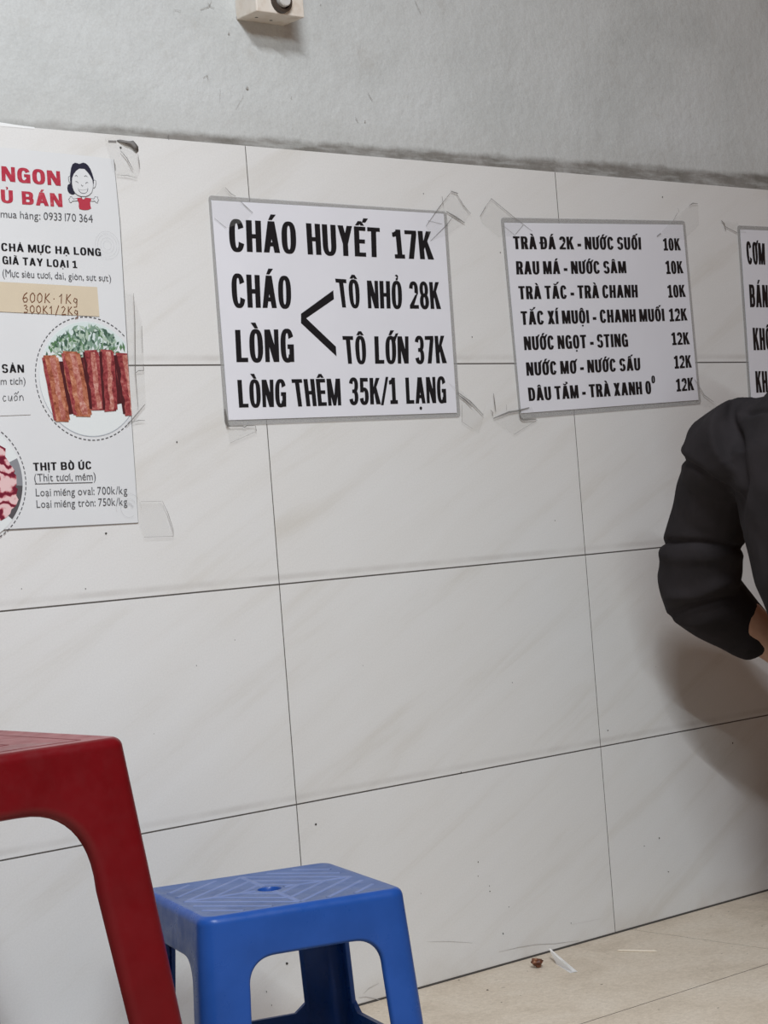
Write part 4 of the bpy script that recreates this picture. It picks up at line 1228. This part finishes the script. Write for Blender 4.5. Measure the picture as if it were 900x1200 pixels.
# ------------------------------------------------------------------ plastic stools
def make_stool(name, loc, rz, h, a_top, splay, r_top, w_of, z_arch, z_shoulder, ring_lo, ring_hi, lip, R, mats, label, pattern, shift=0.0):
    """one moulded stool: seat with apron, four legs, ring rail. w_of(z) = half width of the side opening"""
    root = empty(name, loc, rz)
    tag(root, label, 'stool')
    t = 0.003
    A = lambda z: a_top + splay * (h - z)
    zt = h - R
    r = r_top
    zs = z_shoulder
    parts = {'seat': bmesh.new(), 'rail': bmesh.new()}
    for k in range(4):
        parts['leg%d' % k] = bmesh.new()
    # opening boundary from foot of the leg up to the crown (one half), paired with an outer boundary
    inner, outer, kind = [], [], []
    zl = [0.0, ring_lo * 0.5, ring_lo]
    for z in zl:
        inner.append((w_of(z) if z < ring_lo else w_of(z), z))
        outer.append((A(z) - r, z))
    n = 8
    straight = [ring_hi + (zs - ring_hi) * i / n for i in range(n + 1)]
    up_i = [(w_of(z), z) for z in straight]
    up_o = [(A(z) - r, z) for z in straight]
    na = 12
    for i in range(1, na + 1):
        th = math.pi / 2 * i / na
        c_, s_ = math.cos(th), math.sin(th)
        p = 2.4
        rad = lip['rx']
        w0 = w_of(zs)
        x = (w0 - rad) + rad * c_ ** (2 / p) if i < na else w0 - rad
        z = zs + (z_arch - zs) * (s_ ** (2 / p) if i < na else 1.0)
        up_i.append((x, z))
        f = i / na
        if f <= 0.5:
            zz = zs + (zt - zs) * f * 2
            up_o.append((A(zz) - r, zz))
        else:
            xx = (A(zt) - r) + ((w0 - rad) - (A(zt) - r)) * (f * 2 - 1)
            up_o.append((xx, zt))
    up_i.append((0.0, z_arch))
    up_o.append((0.0, zt))
    nrm0 = math.atan(splay)

    def P3(k, s, z, off=0.0):
        a = A(z) + off
        v = Vector((s, -a, z))
        return Matrix.Rotation(k * math.pi / 2, 3, 'Z') @ v

    def quad(bm, ps, mi=0):
        f = bm.faces.new([bm.verts.new(p) for p in ps])
        f.smooth = True
        f.material_index = mi

    prof = [(0.0, 0.0), (0.25, -0.03), (0.55, -0.14), (0.80, -0.38), (0.95, -0.70), (1.0, -1.0)]
    d_in, d_dp = lip['in'], lip['depth']
    z_split = zs - (zs - ring_hi) * 0.12
    for k in range(4):
        for sgn in (1, -1):
            leg = 'leg%d' % (k if sgn < 0 else (k + 1) % 4)
            # lip direction: pull the opening edge back from the panel by d_in, then curl it in
            m_ = len(up_i)

            def tang(i):
                a, b = Vector(up_i[max(i - 1, 0)]), Vector(up_i[min(i + 1, m_ - 1)])
                d = (b - a).normalized()
                return Vector((-d.y, d.x))      # points towards the opening
            rows = []
            for i in range(m_):
                tv = tang(i)
                if i == m_ - 1:
                    tv = Vector((0, -1))
                p0 = Vector(up_i[i]) - tv * d_in
                if i >= m_ - 1:
                    p0.x = 0
                row = [(up_o[i][0], up_o[i][1], 0.0)]
                for u, dpt in prof:
                    q = p0 + tv * d_in * u
                    if i == m_ - 1:
                        q.x = 0
                    row.append((q.x, q.y, dpt * d_dp))
                q = p0 + tv * d_in
                # inner face of the shell
                row.append((p0.x if i < m_ - 1 else 0, p0.y, -d_dp - 0.0005))
                row.append((p0.x if i < m_ - 1 else 0, p0.y, -t))
                row.append((up_o[i][0], up_o[i][1], -t))
                rows.append(row)
            for i in range(m_ - 1):
                zmid = (up_i[i][1] + up_i[i + 1][1]) / 2
                b = parts['seat'] if i >= n - 1 else parts[leg]
                for j in range(len(rows[0]) - 1):
                    lastj = len(rows[0]) - 1
                    quad(b, [P3(k, sgn * rows[a_][q_][0] + (shift if 0 < q_ < lastj else 0.0), rows[a_][q_][1], rows[a_][q_][2]) for a_, q_ in ((i, j), (i, j + 1), (i + 1, j + 1), (i + 1, j))])
            # foot below the rail
            for i in range(len(zl) - 1):
                for off in (0, -t):
                    quad(parts[leg], [P3(k, sgn * a_[0] + s_, a_[1], off) for a_, s_ in ((inner[i], shift), (outer[i], 0), (outer[i + 1], 0), (inner[i + 1], shift))])
                quad(parts[leg], [P3(k, sgn * inner[i][0] + shift, inner[i][1], o_) for o_ in (0, -t)] + [P3(k, sgn * inner[i + 1][0] + shift, inner[i + 1][1], o_) for o_ in (-t, 0)])
            # rail end pieces on the leg
            for off in (0, -t):
                quad(parts[leg], [P3(k, sgn * x + s_, z, off) for x, z, s_ in ((w_of(ring_lo), ring_lo, shift), (A(ring_lo) - r, ring_lo, 0), (A(ring_hi) - r, ring_hi, 0), (w_of(ring_hi) + d_in, ring_hi, shift))])
        # rail
        b = parts['rail']
        wl, wh = w_of(ring_lo), w_of(ring_hi) + d_in
        cols = 10
        for i in range(cols):
            f0, f1 = -1 + 2 * i / cols, -1 + 2 * (i + 1) / cols

            def top(f):
                e = max(0.0, abs(f) - 0.82) / 0.18
                return ring_hi + 0.014 * e * e
            for off in (0.0, -0.006):
                quad(b, [P3(k, f0 * wl + shift, ring_lo, off), P3(k, f1 * wl + shift, ring_lo, off), P3(k, f1 * wh + shift, top(f1), off), P3(k, f0 * wh + shift, top(f0), off)])
            quad(b, [P3(k, f0 * wh + shift, top(f0), 0), P3(k, f1 * wh + shift, top(f1), 0), P3(k, f1 * wh + shift, top(f1), -0.006), P3(k, f0 * wh + shift, top(f0), -0.006)])
            quad(b, [P3(k, f0 * wl + shift, ring_lo, 0), P3(k, f1 * wl + shift, ring_lo, 0), P3(k, f1 * wl + shift, ring_lo, -0.006), P3(k, f0 * wl + shift, ring_lo, -0.006)])
        # rounded corner between side k and k+1
        zc = [0.0, ring_lo * 0.5, ring_lo] + straight + [zs + (zt - zs) * q / 6 for q in range(1, 7)]
        mseg = 7
        leg = 'leg%d' % ((k + 1) % 4)

        def corner(z, q, off):
            a = A(z) - r
            ph = -math.pi / 2 + math.pi / 2 * q / mseg
            v = Vector((a + (r + off) * math.cos(ph), -a + (r + off) * math.sin(ph), z))
            return Matrix.Rotation(k * math.pi / 2, 3, 'Z') @ v
        for i in range(len(zc) - 1):
            b = parts['seat'] if zc[i] >= straight[-2] - 1e-6 else parts[leg]
            for q in range(mseg):
                for off in (0, -t):
                    quad(b, [corner(zc[i], q, off), corner(zc[i], q + 1, off), corner(zc[i + 1], q + 1, off), corner(zc[i + 1], q, off)])
            if i == 0:
                for q in range(mseg):
                    quad(b, [corner(0, q, 0), corner(0, q + 1, 0), corner(0, q + 1, -t), corner(0, q, -t)])
    # top rim fillet and seat
    b = parts['seat']
    mseg = 7
    xs = [p[0] for p in up_o if abs(p[1] - zt) < 1e-9]
    xs = sorted(set([round(x, 6) for x in xs] + [round(-x, 6) for x in xs]))
    xs = [x for x in xs if abs(x) <= A(zt) - r - 1e-5]

    def loop(z, inset, rr):
        a = A(zt) - inset
        pts = []
        for k in range(4):
            e = a - rr
            R_ = Matrix.Rotation(k * math.pi / 2, 3, 'Z')
            base = A(zt) - r
            for x in [-base] + xs:
                pts.append(R_ @ Vector((x / base * e, -a, z)))
            for q in range(mseg):
                ph = -math.pi / 2 + math.pi / 2 * q / mseg
                pts.append(R_ @ Vector((e + rr * math.cos(ph), -e + rr * math.sin(ph), z)))
        return pts
    loops = []
    nf = 7
    for i in range(nf + 1):
        th = math.pi / 2 * i / nf
        loops.append(loop(zt + R * math.sin(th), R * (1 - math.cos(th)), max(r - R * (1 - math.cos(th)), 0.003)))
    rtop = max(r - R, 0.003)
    loops.append(loop(h, R + 0.004, rtop))
    loops.append(loop(h - 0.0012, R + 0.006, rtop))
    hole = 0.0125
    last = loops[-1]
    cyc = []
    for p in last:
        ang = math.atan2(p.y, p.x)
        cyc.append(Vector((hole * 1.15 * math.cos(ang), hole * 1.15 * math.sin(ang), h - 0.0012)))
    loops.append(cyc)
    loops.append([Vector((p.x * 0.9, p.y * 0.9, h - 0.0030)) for p in cyc])
    loops.append([Vector((p.x * 0.87, p.y * 0.87, h - 0.012)) for p in cyc])
    for li in range(len(loops) - 1):
        L0, L1 = loops[li], loops[li + 1]
        mi = 1 if li >= nf - 1 and li < len(loops) - 3 else 0
        for i in range(len(L0)):
            j = (i + 1) % len(L0)
            quad(b, [L0[i], L0[j], L1[j], L1[i]], mi)
    # underside
    und = loop(h - 0.006, t + 0.002, max(r - t, 0.003))
    f = b.faces.new([b.verts.new(p) for p in und])
    # raised pattern
    lim = A(zt) - R - 0.010
    pattern(b, h - 0.0012, lim)
    for nm, b in parts.items():
        bmesh.ops.remove_doubles(b, verts=b.verts, dist=0.00004)
        bmesh.ops.recalc_face_normals(b, faces=b.faces)
        pn = 'leg' if nm.startswith('leg') else ('stretcher' if nm == 'rail' else 'seat')
        o = obj(pn, b, mats, None)
        me = o.data
        me.set_sharp_from_angle(angle=math.radians(50))
        o.parent = root
    return root


def strip(bm, p, q, wd, z0, ht, mi):
    """low raised rib from p to q"""
    d = (q - p)
    if d.length < 0.004:
        return
    e = Vector((-d.y, d.x)).normalized() * wd / 2
    e2 = e * 0.55
    lo = [p + e, q + e, q - e, p - e]
    hi = [p + e2, q + e2, q - e2, p - e2]
    a = [bm.verts.new((v.x, v.y, z0 - 0.0002)) for v in lo]
    b = [bm.verts.new((v.x, v.y, z0 + ht)) for v in hi]
    fs = [bm.faces.new(b)] + [bm.faces.new((a[i], a[(i + 1) % 4], b[(i + 1) % 4], b[i])) for i in range(4)]
    for f in fs:
        f.material_index = mi


def diamond_pattern(bm, z, lim):
    for d in [lim + 0.033 * j for j in range(-2, 3)]:
        for sx, sy in ((1, 1), (1, -1), (-1, 1), (-1, -1)):
            p = Vector((sx * min(d, lim), sy * max(0.0, d - lim)))
            q = Vector((sx * max(0.0, d - lim), sy * min(d, lim)))
            strip(bm, p, q, 0.0062, z, 0.0006, 2)
    for a, b in (((0.018, 0), (lim, 0)), ((-0.018, 0), (-lim, 0)), ((0, 0.018), (0, lim)), ((0, -0.018), (0, -lim))):
        strip(bm, Vector(a), Vector(b), 0.008, z, 0.0007, 2)


def square_pattern(bm, z, lim):
    for f in (0.32, 0.62, 0.92):
        d = lim * f
        c = [Vector((-d, -d)), Vector((d, -d)), Vector((d, d)), Vector((-d, d))]
        for i in range(4):
            strip(bm, c[i], c[(i + 1) % 4], 0.003, z, 0.0005, 2)


make_stool('plastic_stool', (-0.264, -0.285, 0.0), math.radians(-17.3), 0.25, 0.1215, 0.0625, 0.020,
           lambda z: 0.0765 + 0.06 * (0.19 - z), 0.199, 0.166, 0.036, 0.068, {'rx': 0.034, 'in': 0.005, 'depth': 0.007}, 0.010,
           [M['blue'], M['blue_worn'], M['blue_rib']],
           'low blue plastic stool with a worn patterned seat, beside the red stool', diamond_pattern, 0.006)
make_stool('plastic_stool', (-0.5585 - 0.193, -0.471 + 0.193, 0.0), 0.0, 0.47, 0.193, 0.098, 0.018,
           lambda z: 0.1405 + 0.135 * (0.33 - z), 0.407, 0.325, 0.06, 0.095, {'rx': 0.075, 'in': 0.011, 'depth': 0.010}, 0.011,
           [M['red'], M['red_worn'], M['red_line']],
           'tall dark red plastic stool with an arched side opening, in front of the blue stool', square_pattern)


# ------------------------------------------------------------------ litter on the floor
def litter():
    L = D['litter']
    # husk
    bm = bmesh.new()
    bmesh.ops.create_icosphere(bm, subdivisions=3, radius=1.0)
    rnd = random.Random(3)
    ph = [rnd.uniform(0, 6) for _ in range(6)]
    for v in bm.verts:
        c = v.co.copy()
        k = 1 + 0.18 * math.sin(4 * c.x + ph[0]) + 0.14 * math.sin(6 * c.y + ph[1]) + 0.12 * math.sin(7 * c.z + ph[2])
        v.co = Vector((c.x * 0.0105 * k, c.y * 0.008 * k, 0.0065 + c.z * 0.0065 * k))
        if c.z > 0.55 and c.x > -0.3:
            v.co.z -= 0.004
    mz = min(v.co.z for v in bm.verts)
    for v in bm.verts:
        v.co.z -= mz
    o = obj('dried_husk', bm, M['shell'], smooth=True)
    o.location = L[0]
    tag(o, 'small dark brown dried scrap on the floor by the wall, left of the white paper', 'scrap')
    # folded paper
    a, tip = Vector(L[1]), Vector(L[2])
    b = Vector(L[3])
    bm = bmesh.new()
    side = Vector((0.76, -0.64, 0)).normalized()
    P = [a, a + side * 0.0062 + Vector((0, 0, 0.0004)), tip + side * 0.0022, tip]
    base = [a - side * 0.0045 + Vector((0, 0, 0.0003)), (a - side * 0.0065).lerp(Vector((tip.x, tip.y, 0)), 0.62) + Vector((0, 0, 0.0003))]
    A = [bm.verts.new(p + Vector((0, 0, 0.001))) for p in P]
    f1 = bm.faces.new(A)
    C_ = [bm.verts.new(p) for p in base]
    bm.faces.new((A[0], A[3], C_[1], C_[0]))
    r_ = bmesh.ops.solidify(bm, geom=bm.faces[:], thickness=0.0004)
    mz = min(v.co.z for v in bm.verts)
    for v in bm.verts:
        v.co.z -= mz
    o = obj('paper_scrap', bm, M['scrap_paper'])
    tag(o, 'folded white scrap of paper lying on the floor against the wall', 'paper')
    # pale stick
    bm = bmesh.new()
    p, q = Vector(L[4]), Vector(L[5])
    d = (q - p)
    n = 8
    e1 = Vector((-d.y, d.x, 0)).normalized()
    rr = 0.0011
    rings = []
    for c, k in ((p, 0.4), (p + d * 0.06, 1.0), (p + d * 0.94, 1.0), (q, 0.4)):
        rings.append([bm.verts.new(c + e1 * rr * k * math.cos(2 * math.pi * i / n) + Vector((0, 0, rr + rr * k * math.sin(2 * math.pi * i / n)))) for i in range(n)])
    for s in range(3):
        for i in range(n):
            bm.faces.new((rings[s][i], rings[s][(i + 1) % n], rings[s + 1][(i + 1) % n], rings[s + 1][i]))
    bm.faces.new(rings[0])
    bm.faces.new(rings[-1])
    bmesh.ops.recalc_face_normals(bm, faces=bm.faces)
    tag(obj('wooden_stick', bm, M['stick'], smooth=True), 'thin pale stick lying on the beige floor tiles right of the paper scrap', 'stick')


litter()


# ------------------------------------------------------------------ person
def loft(bm, rings, n=20):
    """closed tube through rings of (centre, axis u, axis v) vectors"""
    R_ = []
    for c, u, v in rings:
        R_.append([bm.verts.new(c + u * math.cos(2 * math.pi * i / n) + v * math.sin(2 * math.pi * i / n)) for i in range(n)])
    for s in range(len(R_) - 1):
        for i in range(n):
            bm.faces.new((R_[s][i], R_[s][(i + 1) % n], R_[s + 1][(i + 1) % n], R_[s + 1][i]))
    bm.faces.new(list(reversed(R_[0])))
    bm.faces.new(R_[-1])


def limb(bm, pts, n=16, ends=True):
    """rounded tube through (x, y, z, r) points"""
    P = [Vector(p[:3]) for p in pts]
    r = [p[3] for p in pts]
    rings = []
    up = Vector((0.13, 0.29, 0.95))
    m_ = len(P)
    for i in range(m_):
        d = (P[min(i + 1, m_ - 1)] - P[max(i - 1, 0)]).normalized()
        u = d.cross(up)
        if u.length < 0.15:
            u = d.cross(Vector((1, 0.2, 0)))
        u.normalize()
        v = u.cross(d).normalized()
        if i == 0 and ends:
            for k in (0.35, 0.75):
                rings.append((P[0] - d * r[0] * math.sqrt(1 - k * k) * 0.8, u * r[0] * k, v * r[0] * k))
        rings.append((P[i], u * r[i], v * r[i]))
        if i == m_ - 1 and ends:
            for k in (0.75, 0.35):
                rings.append((P[i] + d * r[i] * math.sqrt(1 - k * k) * 0.8, u * r[i] * k, v * r[i] * k))
    loft(bm, rings, n)


def ball(bm, c, rad, rot=None):
    mt = Matrix.Translation(c) @ (rot.to_4x4() if rot else Matrix()) @ Matrix.Diagonal((*rad, 1))
    bmesh.ops.create_icosphere(bm, subdivisions=3, radius=1.0, matrix=mt)


def remeshed(name, bm, voxel, mt, parent, smooth_it=4, edit=None):
    bmesh.ops.recalc_face_normals(bm, faces=bm.faces)
    me = bpy.data.meshes.new(name)
    bm.to_mesh(me)
    bm.free()
    o = bpy.data.objects.new(name, me)
    COL.objects.link(o)
    md = o.modifiers.new('r', 'REMESH')
    md.mode = 'VOXEL'
    md.voxel_size = voxel
    sm = o.modifiers.new('s', 'SMOOTH')
    sm.factor = 0.5
    sm.iterations = smooth_it
    bpy.context.view_layer.update()
    me2 = bpy.data.meshes.new_from_object(o.evaluated_get(bpy.context.evaluated_depsgraph_get()))
    o.modifiers.clear()
    o.data = me2
    bpy.data.meshes.remove(me)
    me2.name = name
    if edit:
        edit(me2)
    for p in me2.polygons:
        p.use_smooth = True
    me2.materials.clear()
    me2.materials.append(mt)
    if parent is not None:
        o.parent = parent
        o.matrix_parent_inverse = Matrix.Translation(-parent.location)
    return o


def fold_cloth(me):
    co = [v.co.copy() for v in me.vertices]
    no = [v.normal.copy() for v in me.vertices]
    rnd = random.Random(1)
    for i, v in enumerate(me.vertices):
        d = 0.0
        for n, off, c, amp, sig, rad in FOLDS:
            cc = Vector(c)
            r = (co[i] - cc).length
            if r > rad * 1.6:
                continue
            dist = Vector(n).dot(co[i]) - off
            wob = 0.004 * math.sin(r * 60 + amp * 900)
            d += amp * math.exp(-((dist + wob) / sig) ** 2) * max(0.0, 1 - (r / (rad * 1.6)) ** 3)
        p = co[i]
        d += 0.0014 * math.sin(p.z * 75 + p.x * 31 + 2 * math.sin(p.y * 40)) * math.sin(p.y * 33 + p.x * 52)
        v.co = p + no[i] * d


def hand(bm, wrist, palm_c, dirv, normal, thumb_side, curl=0.5, k=1.0):
    """palm, four fingers of different lengths and a thumb; dirv = towards the fingertips, normal = back of the hand"""
    d = dirv.normalized()
    nrm = (normal - d * normal.dot(d)).normalized()
    s = d.cross(nrm).normalized() * thumb_side       # towards the thumb
    rings = []
    for t_, w_, th in ((-0.052, 0.026, 0.019), (-0.03, 0.036, 0.017), (0.0, 0.042, 0.015), (0.03, 0.043, 0.0135), (0.044, 0.040, 0.012)):
        rings.append((palm_c + d * t_, s * w_, nrm * th))
    loft(bm, rings, 18)
    for q, (off, ln) in enumerate(((0.031, 0.072), (0.0105, 0.080), (-0.0105, 0.074), (-0.031, 0.058))):
        p = palm_c + d * 0.036 + s * off
        pts = [(*p, 0.0098)]
        dd = d + s * off * 1.5
        for j, f in enumerate((0.45, 0.31, 0.24)):
            ang = curl * (0.45 + 0.45 * j)
            v = (dd * math.cos(ang) - nrm * math.sin(ang)).normalized()
            p = p + v * ln * f * 1.1
            pts.append((*p, (0.0092, 0.0084, 0.0074)[j]))
        limb(bm, pts, 10)
    p = palm_c - d * 0.022 + s * 0.030 - nrm * 0.004
    pts = [(*p, 0.0135)]
    for v, ln, r_ in (((s * 0.75 + d * 0.6 - nrm * 0.25), 0.036, 0.0115), ((s * 0.35 + d * 0.85 - nrm * 0.35), 0.030, 0.0105), ((d * 0.95 - nrm * 0.35), 0.024, 0.0085)):
        p = p + v.normalized() * ln
        pts.append((*p, r_))
    limb(bm, pts, 10)


def person():
    root = empty('person', (0.75, -0.48, 0.27))
    tag(root, 'seated person in a loose black shirt seen from behind, elbow bent beside the tiled wall', 'person')
    X, Y, Z = Vector((1, 0, 0)), Vector((0, 1, 0)), Vector((0, 0, 1))
    V = Vector
    sl = SLEEVE
    sh_l, el_l, wr_l = V((0.602, -0.305, 0.735)), V((0.685, -0.150, 0.535)), V((0.868, -0.185, 0.392))
    sh_r, el_r, wr_r = V((0.602, -0.655, 0.735)), V((0.735, -0.745, 0.520)), V((0.915, -0.640, 0.480))
    # --- body
    bm = bmesh.new()
    torso = [(0.745, -0.48, 0.285, 0.105, 0.165), (0.74, -0.48, 0.36, 0.105, 0.165), (0.695, -0.48, 0.46, 0.088, 0.135), (0.655, -0.48, 0.54, 0.085, 0.132), (0.625, -0.48, 0.66, 0.095, 0.150), (0.612, -0.48, 0.735, 0.080, 0.140), (0.613, -0.48, 0.780, 0.056, 0.085), (0.620, -0.48, 0.825, 0.05, 0.06)]
    loft(bm, [(V((x, y, z)), X * a, Y * b) for x, y, z, a, b in torso], 28)
    limb(bm, [(0.618, -0.48, 0.80, 0.055), (0.628, -0.48, 0.85, 0.052), (0.645, -0.48, 0.90, 0.052)])
    head = V((0.665, -0.48, 0.985))
    ball(bm, head + V((-0.012, 0, 0.022)), (0.092, 0.074, 0.092))
    ball(bm, head + V((0.022, 0, -0.040)), (0.066, 0.058, 0.075))
    loft(bm, [(head + V((0.076, 0, 0.018)), Y * 0.006, Z * 0.006), (head + V((0.088, 0, -0.004)), Y * 0.009, Z * 0.010), (head + V((0.099, 0, -0.024)), Y * 0.014, Z * 0.010), (head + V((0.080, 0, -0.036)), Y * 0.012, Z * 0.006)], 10)
    for s in (1, -1):
        ball(bm, head + V((-0.012, s * 0.076, -0.006)), (0.020, 0.008, 0.031))
        ball(bm, head + V((0.060, s * 0.036, -0.02)), (0.022, 0.022, 0.02))
    ball(bm, head + V((0.078, 0, -0.058)), (0.012, 0.022, 0.007))
    ball(bm, head + V((0.076, 0, -0.068)), (0.011, 0.019, 0.007))
    ball(bm, head + V((0.068, 0, -0.100)), (0.018, 0.022, 0.015))
    for s, e, w, hd, th in ((sh_l, el_l, wr_l, V((0.955, -0.215, 0.362)), 1), (sh_r, el_r, wr_r, V((0.99, -0.590, 0.487)), -1)):
        limb(bm, [(*s, 0.042), (*s.lerp(e, 0.35), 0.043), (*s.lerp(e, 0.8), 0.038), (*e, 0.038), (*e.lerp(w, 0.3), 0.038), (*e.lerp(w, 0.75), 0.029), (*w, 0.025), (*(w.lerp(hd, 0.5)), 0.026)])
        if th == 1:
            hand(bm, w, hd, hd - w, V((0.1, 1.0, 0.25)), 1, 0.55)
        else:
            hand(bm, w, hd, hd - w, V((0.1, -0.1, 1.0)), 1, 0.35)
    for s in (1, -1):
        hip, kn, an = V((0.76, -0.48 + s * 0.085, 0.365)), V((1.135, -0.48 + s * 0.13, 0.415)), V((1.10, -0.48 + s * 0.13, 0.075))
        limb(bm, [(*hip, 0.082), (*hip.lerp(kn, 0.4), 0.074), (*kn, 0.034), (*kn.lerp(an, 0.3), 0.044), (*kn.lerp(an, 0.75), 0.036), (*an, 0.034)])
        limb(bm, [(an.x - 0.02, an.y, 0.045, 0.036), (an.x + 0.04, an.y, 0.042, 0.036), (an.x + 0.11, an.y, 0.030, 0.032), (an.x + 0.15, an.y, 0.024, 0.026)])
        for q in range(5):
            yy = an.y - s * (0.028 - 0.014 * q)
            limb(bm, [(an.x + 0.15, yy, 0.020, 0.011), (an.x + 0.185 - 0.007 * q, yy, 0.015, 0.0105 if q == 0 else 0.0085)], 8)
    remeshed('body', bm, 0.0042, M['skin'], root, 3)
    # --- shirt
    bm = bmesh.new()
    t2 = [(0.735, -0.48, 0.335, 0.130, 0.185), (0.725, -0.48, 0.40, 0.122, 0.172), (0.687, -0.48, 0.47, 0.128, 0.166), (0.652, -0.48, 0.535, 0.124, 0.165), (0.632, -0.48, 0.60, 0.114, 0.165), (0.620, -0.48, 0.67, 0.114, 0.174), (0.612, -0.48, 0.725, 0.104, 0.180), (0.610, -0.48, 0.768, 0.086, 0.155), (0.612, -0.48, 0.800, 0.070, 0.105), (0.617, -0.48, 0.822, 0.060, 0.070)]
    loft(bm, [(V((x, y, z)), X * a, Y * b) for x, y, z, a, b in t2], 32)
    limb(bm, [tuple(p) for p in sl], 20, False)
    limb(bm, [(0.610, -0.44, 0.758, 0.050), (0.600, -0.36, 0.742, 0.058), sl[1]], 20)
    limb(bm, [(0.610, -0.52, 0.758, 0.050), (*sh_r, 0.066), (*sh_r.lerp(el_r, 0.4), 0.060), (*el_r, 0.058), (*el_r.lerp(wr_r, 0.35), 0.052), (*el_r.lerp(wr_r, 0.62), 0.046)], 20)
    remeshed('shirt', bm, 0.0045, M['shirt'], root, 3, fold_cloth)['label'] = 'loose black long-sleeved shirt'
    # collar band
    bm = bmesh.new()
    n = 28
    rg = []
    for rr, dz in ((0.066, 0.806), (0.062, 0.846), (0.058, 0.846), (0.060, 0.808)):
        rg.append([bm.verts.new((0.622 + rr * math.cos(2 * math.pi * i / n), -0.48 + rr * 1.02 * math.sin(2 * math.pi * i / n), dz - 0.012 * math.cos(2 * math.pi * i / n))) for i in range(n)])
    for q in range(4):
        for i in range(n):
            bm.faces.new((rg[q][i], rg[q][(i + 1) % n], rg[(q + 1) % 4][(i + 1) % n], rg[(q + 1) % 4][i]))
    bmesh.ops.recalc_face_normals(bm, faces=bm.faces)
    obj('collar', bm, M['shirt'], root, True)
    # --- trousers
    bm = bmesh.new()
    loft(bm, [(V((x, y, z)), X * a, Y * b) for x, y, z, a, b in ((0.75, -0.48, 0.275, 0.115, 0.172), (0.75, -0.48, 0.33, 0.120, 0.178), (0.735, -0.48, 0.40, 0.112, 0.168))], 28)
    for s in (1, -1):
        hip, kn, an = V((0.76, -0.48 + s * 0.085, 0.368)), V((1.135, -0.48 + s * 0.13, 0.415)), V((1.10, -0.48 + s * 0.13, 0.10))
        limb(bm, [(*hip, 0.090), (*hip.lerp(kn, 0.4), 0.084), (*kn, 0.074), (*kn.lerp(an, 0.3), 0.066), (*kn.lerp(an, 0.98), 0.056)], 18)
    remeshed('trousers', bm, 0.007, M['trousers'], root, 3)
    # --- hair and eyes
    bm = bmesh.new()
    ball(bm, head + V((-0.022, 0, 0.028)), (0.096, 0.080, 0.096))
    ball(bm, head + V((-0.060, 0, -0.035)), (0.050, 0.066, 0.070))
    for s in (1, -1):
        ball(bm, head + V((0.0, s * 0.066, 0.030)), (0.050, 0.016, 0.040))
    remeshed('hair', bm, 0.006, M['hair'], root, 2)['label'] = 'short black hair'
    for s in (1, -1):
        bm = bmesh.new()
        ball(bm, head + V((0.071, s * 0.031, 0.004)), (0.0095, 0.013, 0.0085))
        e = obj('eye', bm, M['eye'], root, True)
        bm = bmesh.new()
        ball(bm, head + V((0.0785, s * 0.031, 0.004)), (0.003, 0.0055, 0.0055))
        i_ = obj('iris', bm, M['iris'], None, True)
        i_.parent = e
    # stool below the person
    make_stool('plastic_stool', (0.775, -0.48, 0.0), 0.0, 0.27, 0.118, 0.06, 0.020,
               lambda z: 0.0745 + 0.06 * (0.21 - z), 0.218, 0.185, 0.036, 0.068, {'rx': 0.034, 'in': 0.005, 'depth': 0.007}, 0.010,
               [M['blue'], M['blue_worn'], M['blue_rib']],
               'low blue plastic stool under the seated person', diamond_pattern)


person()
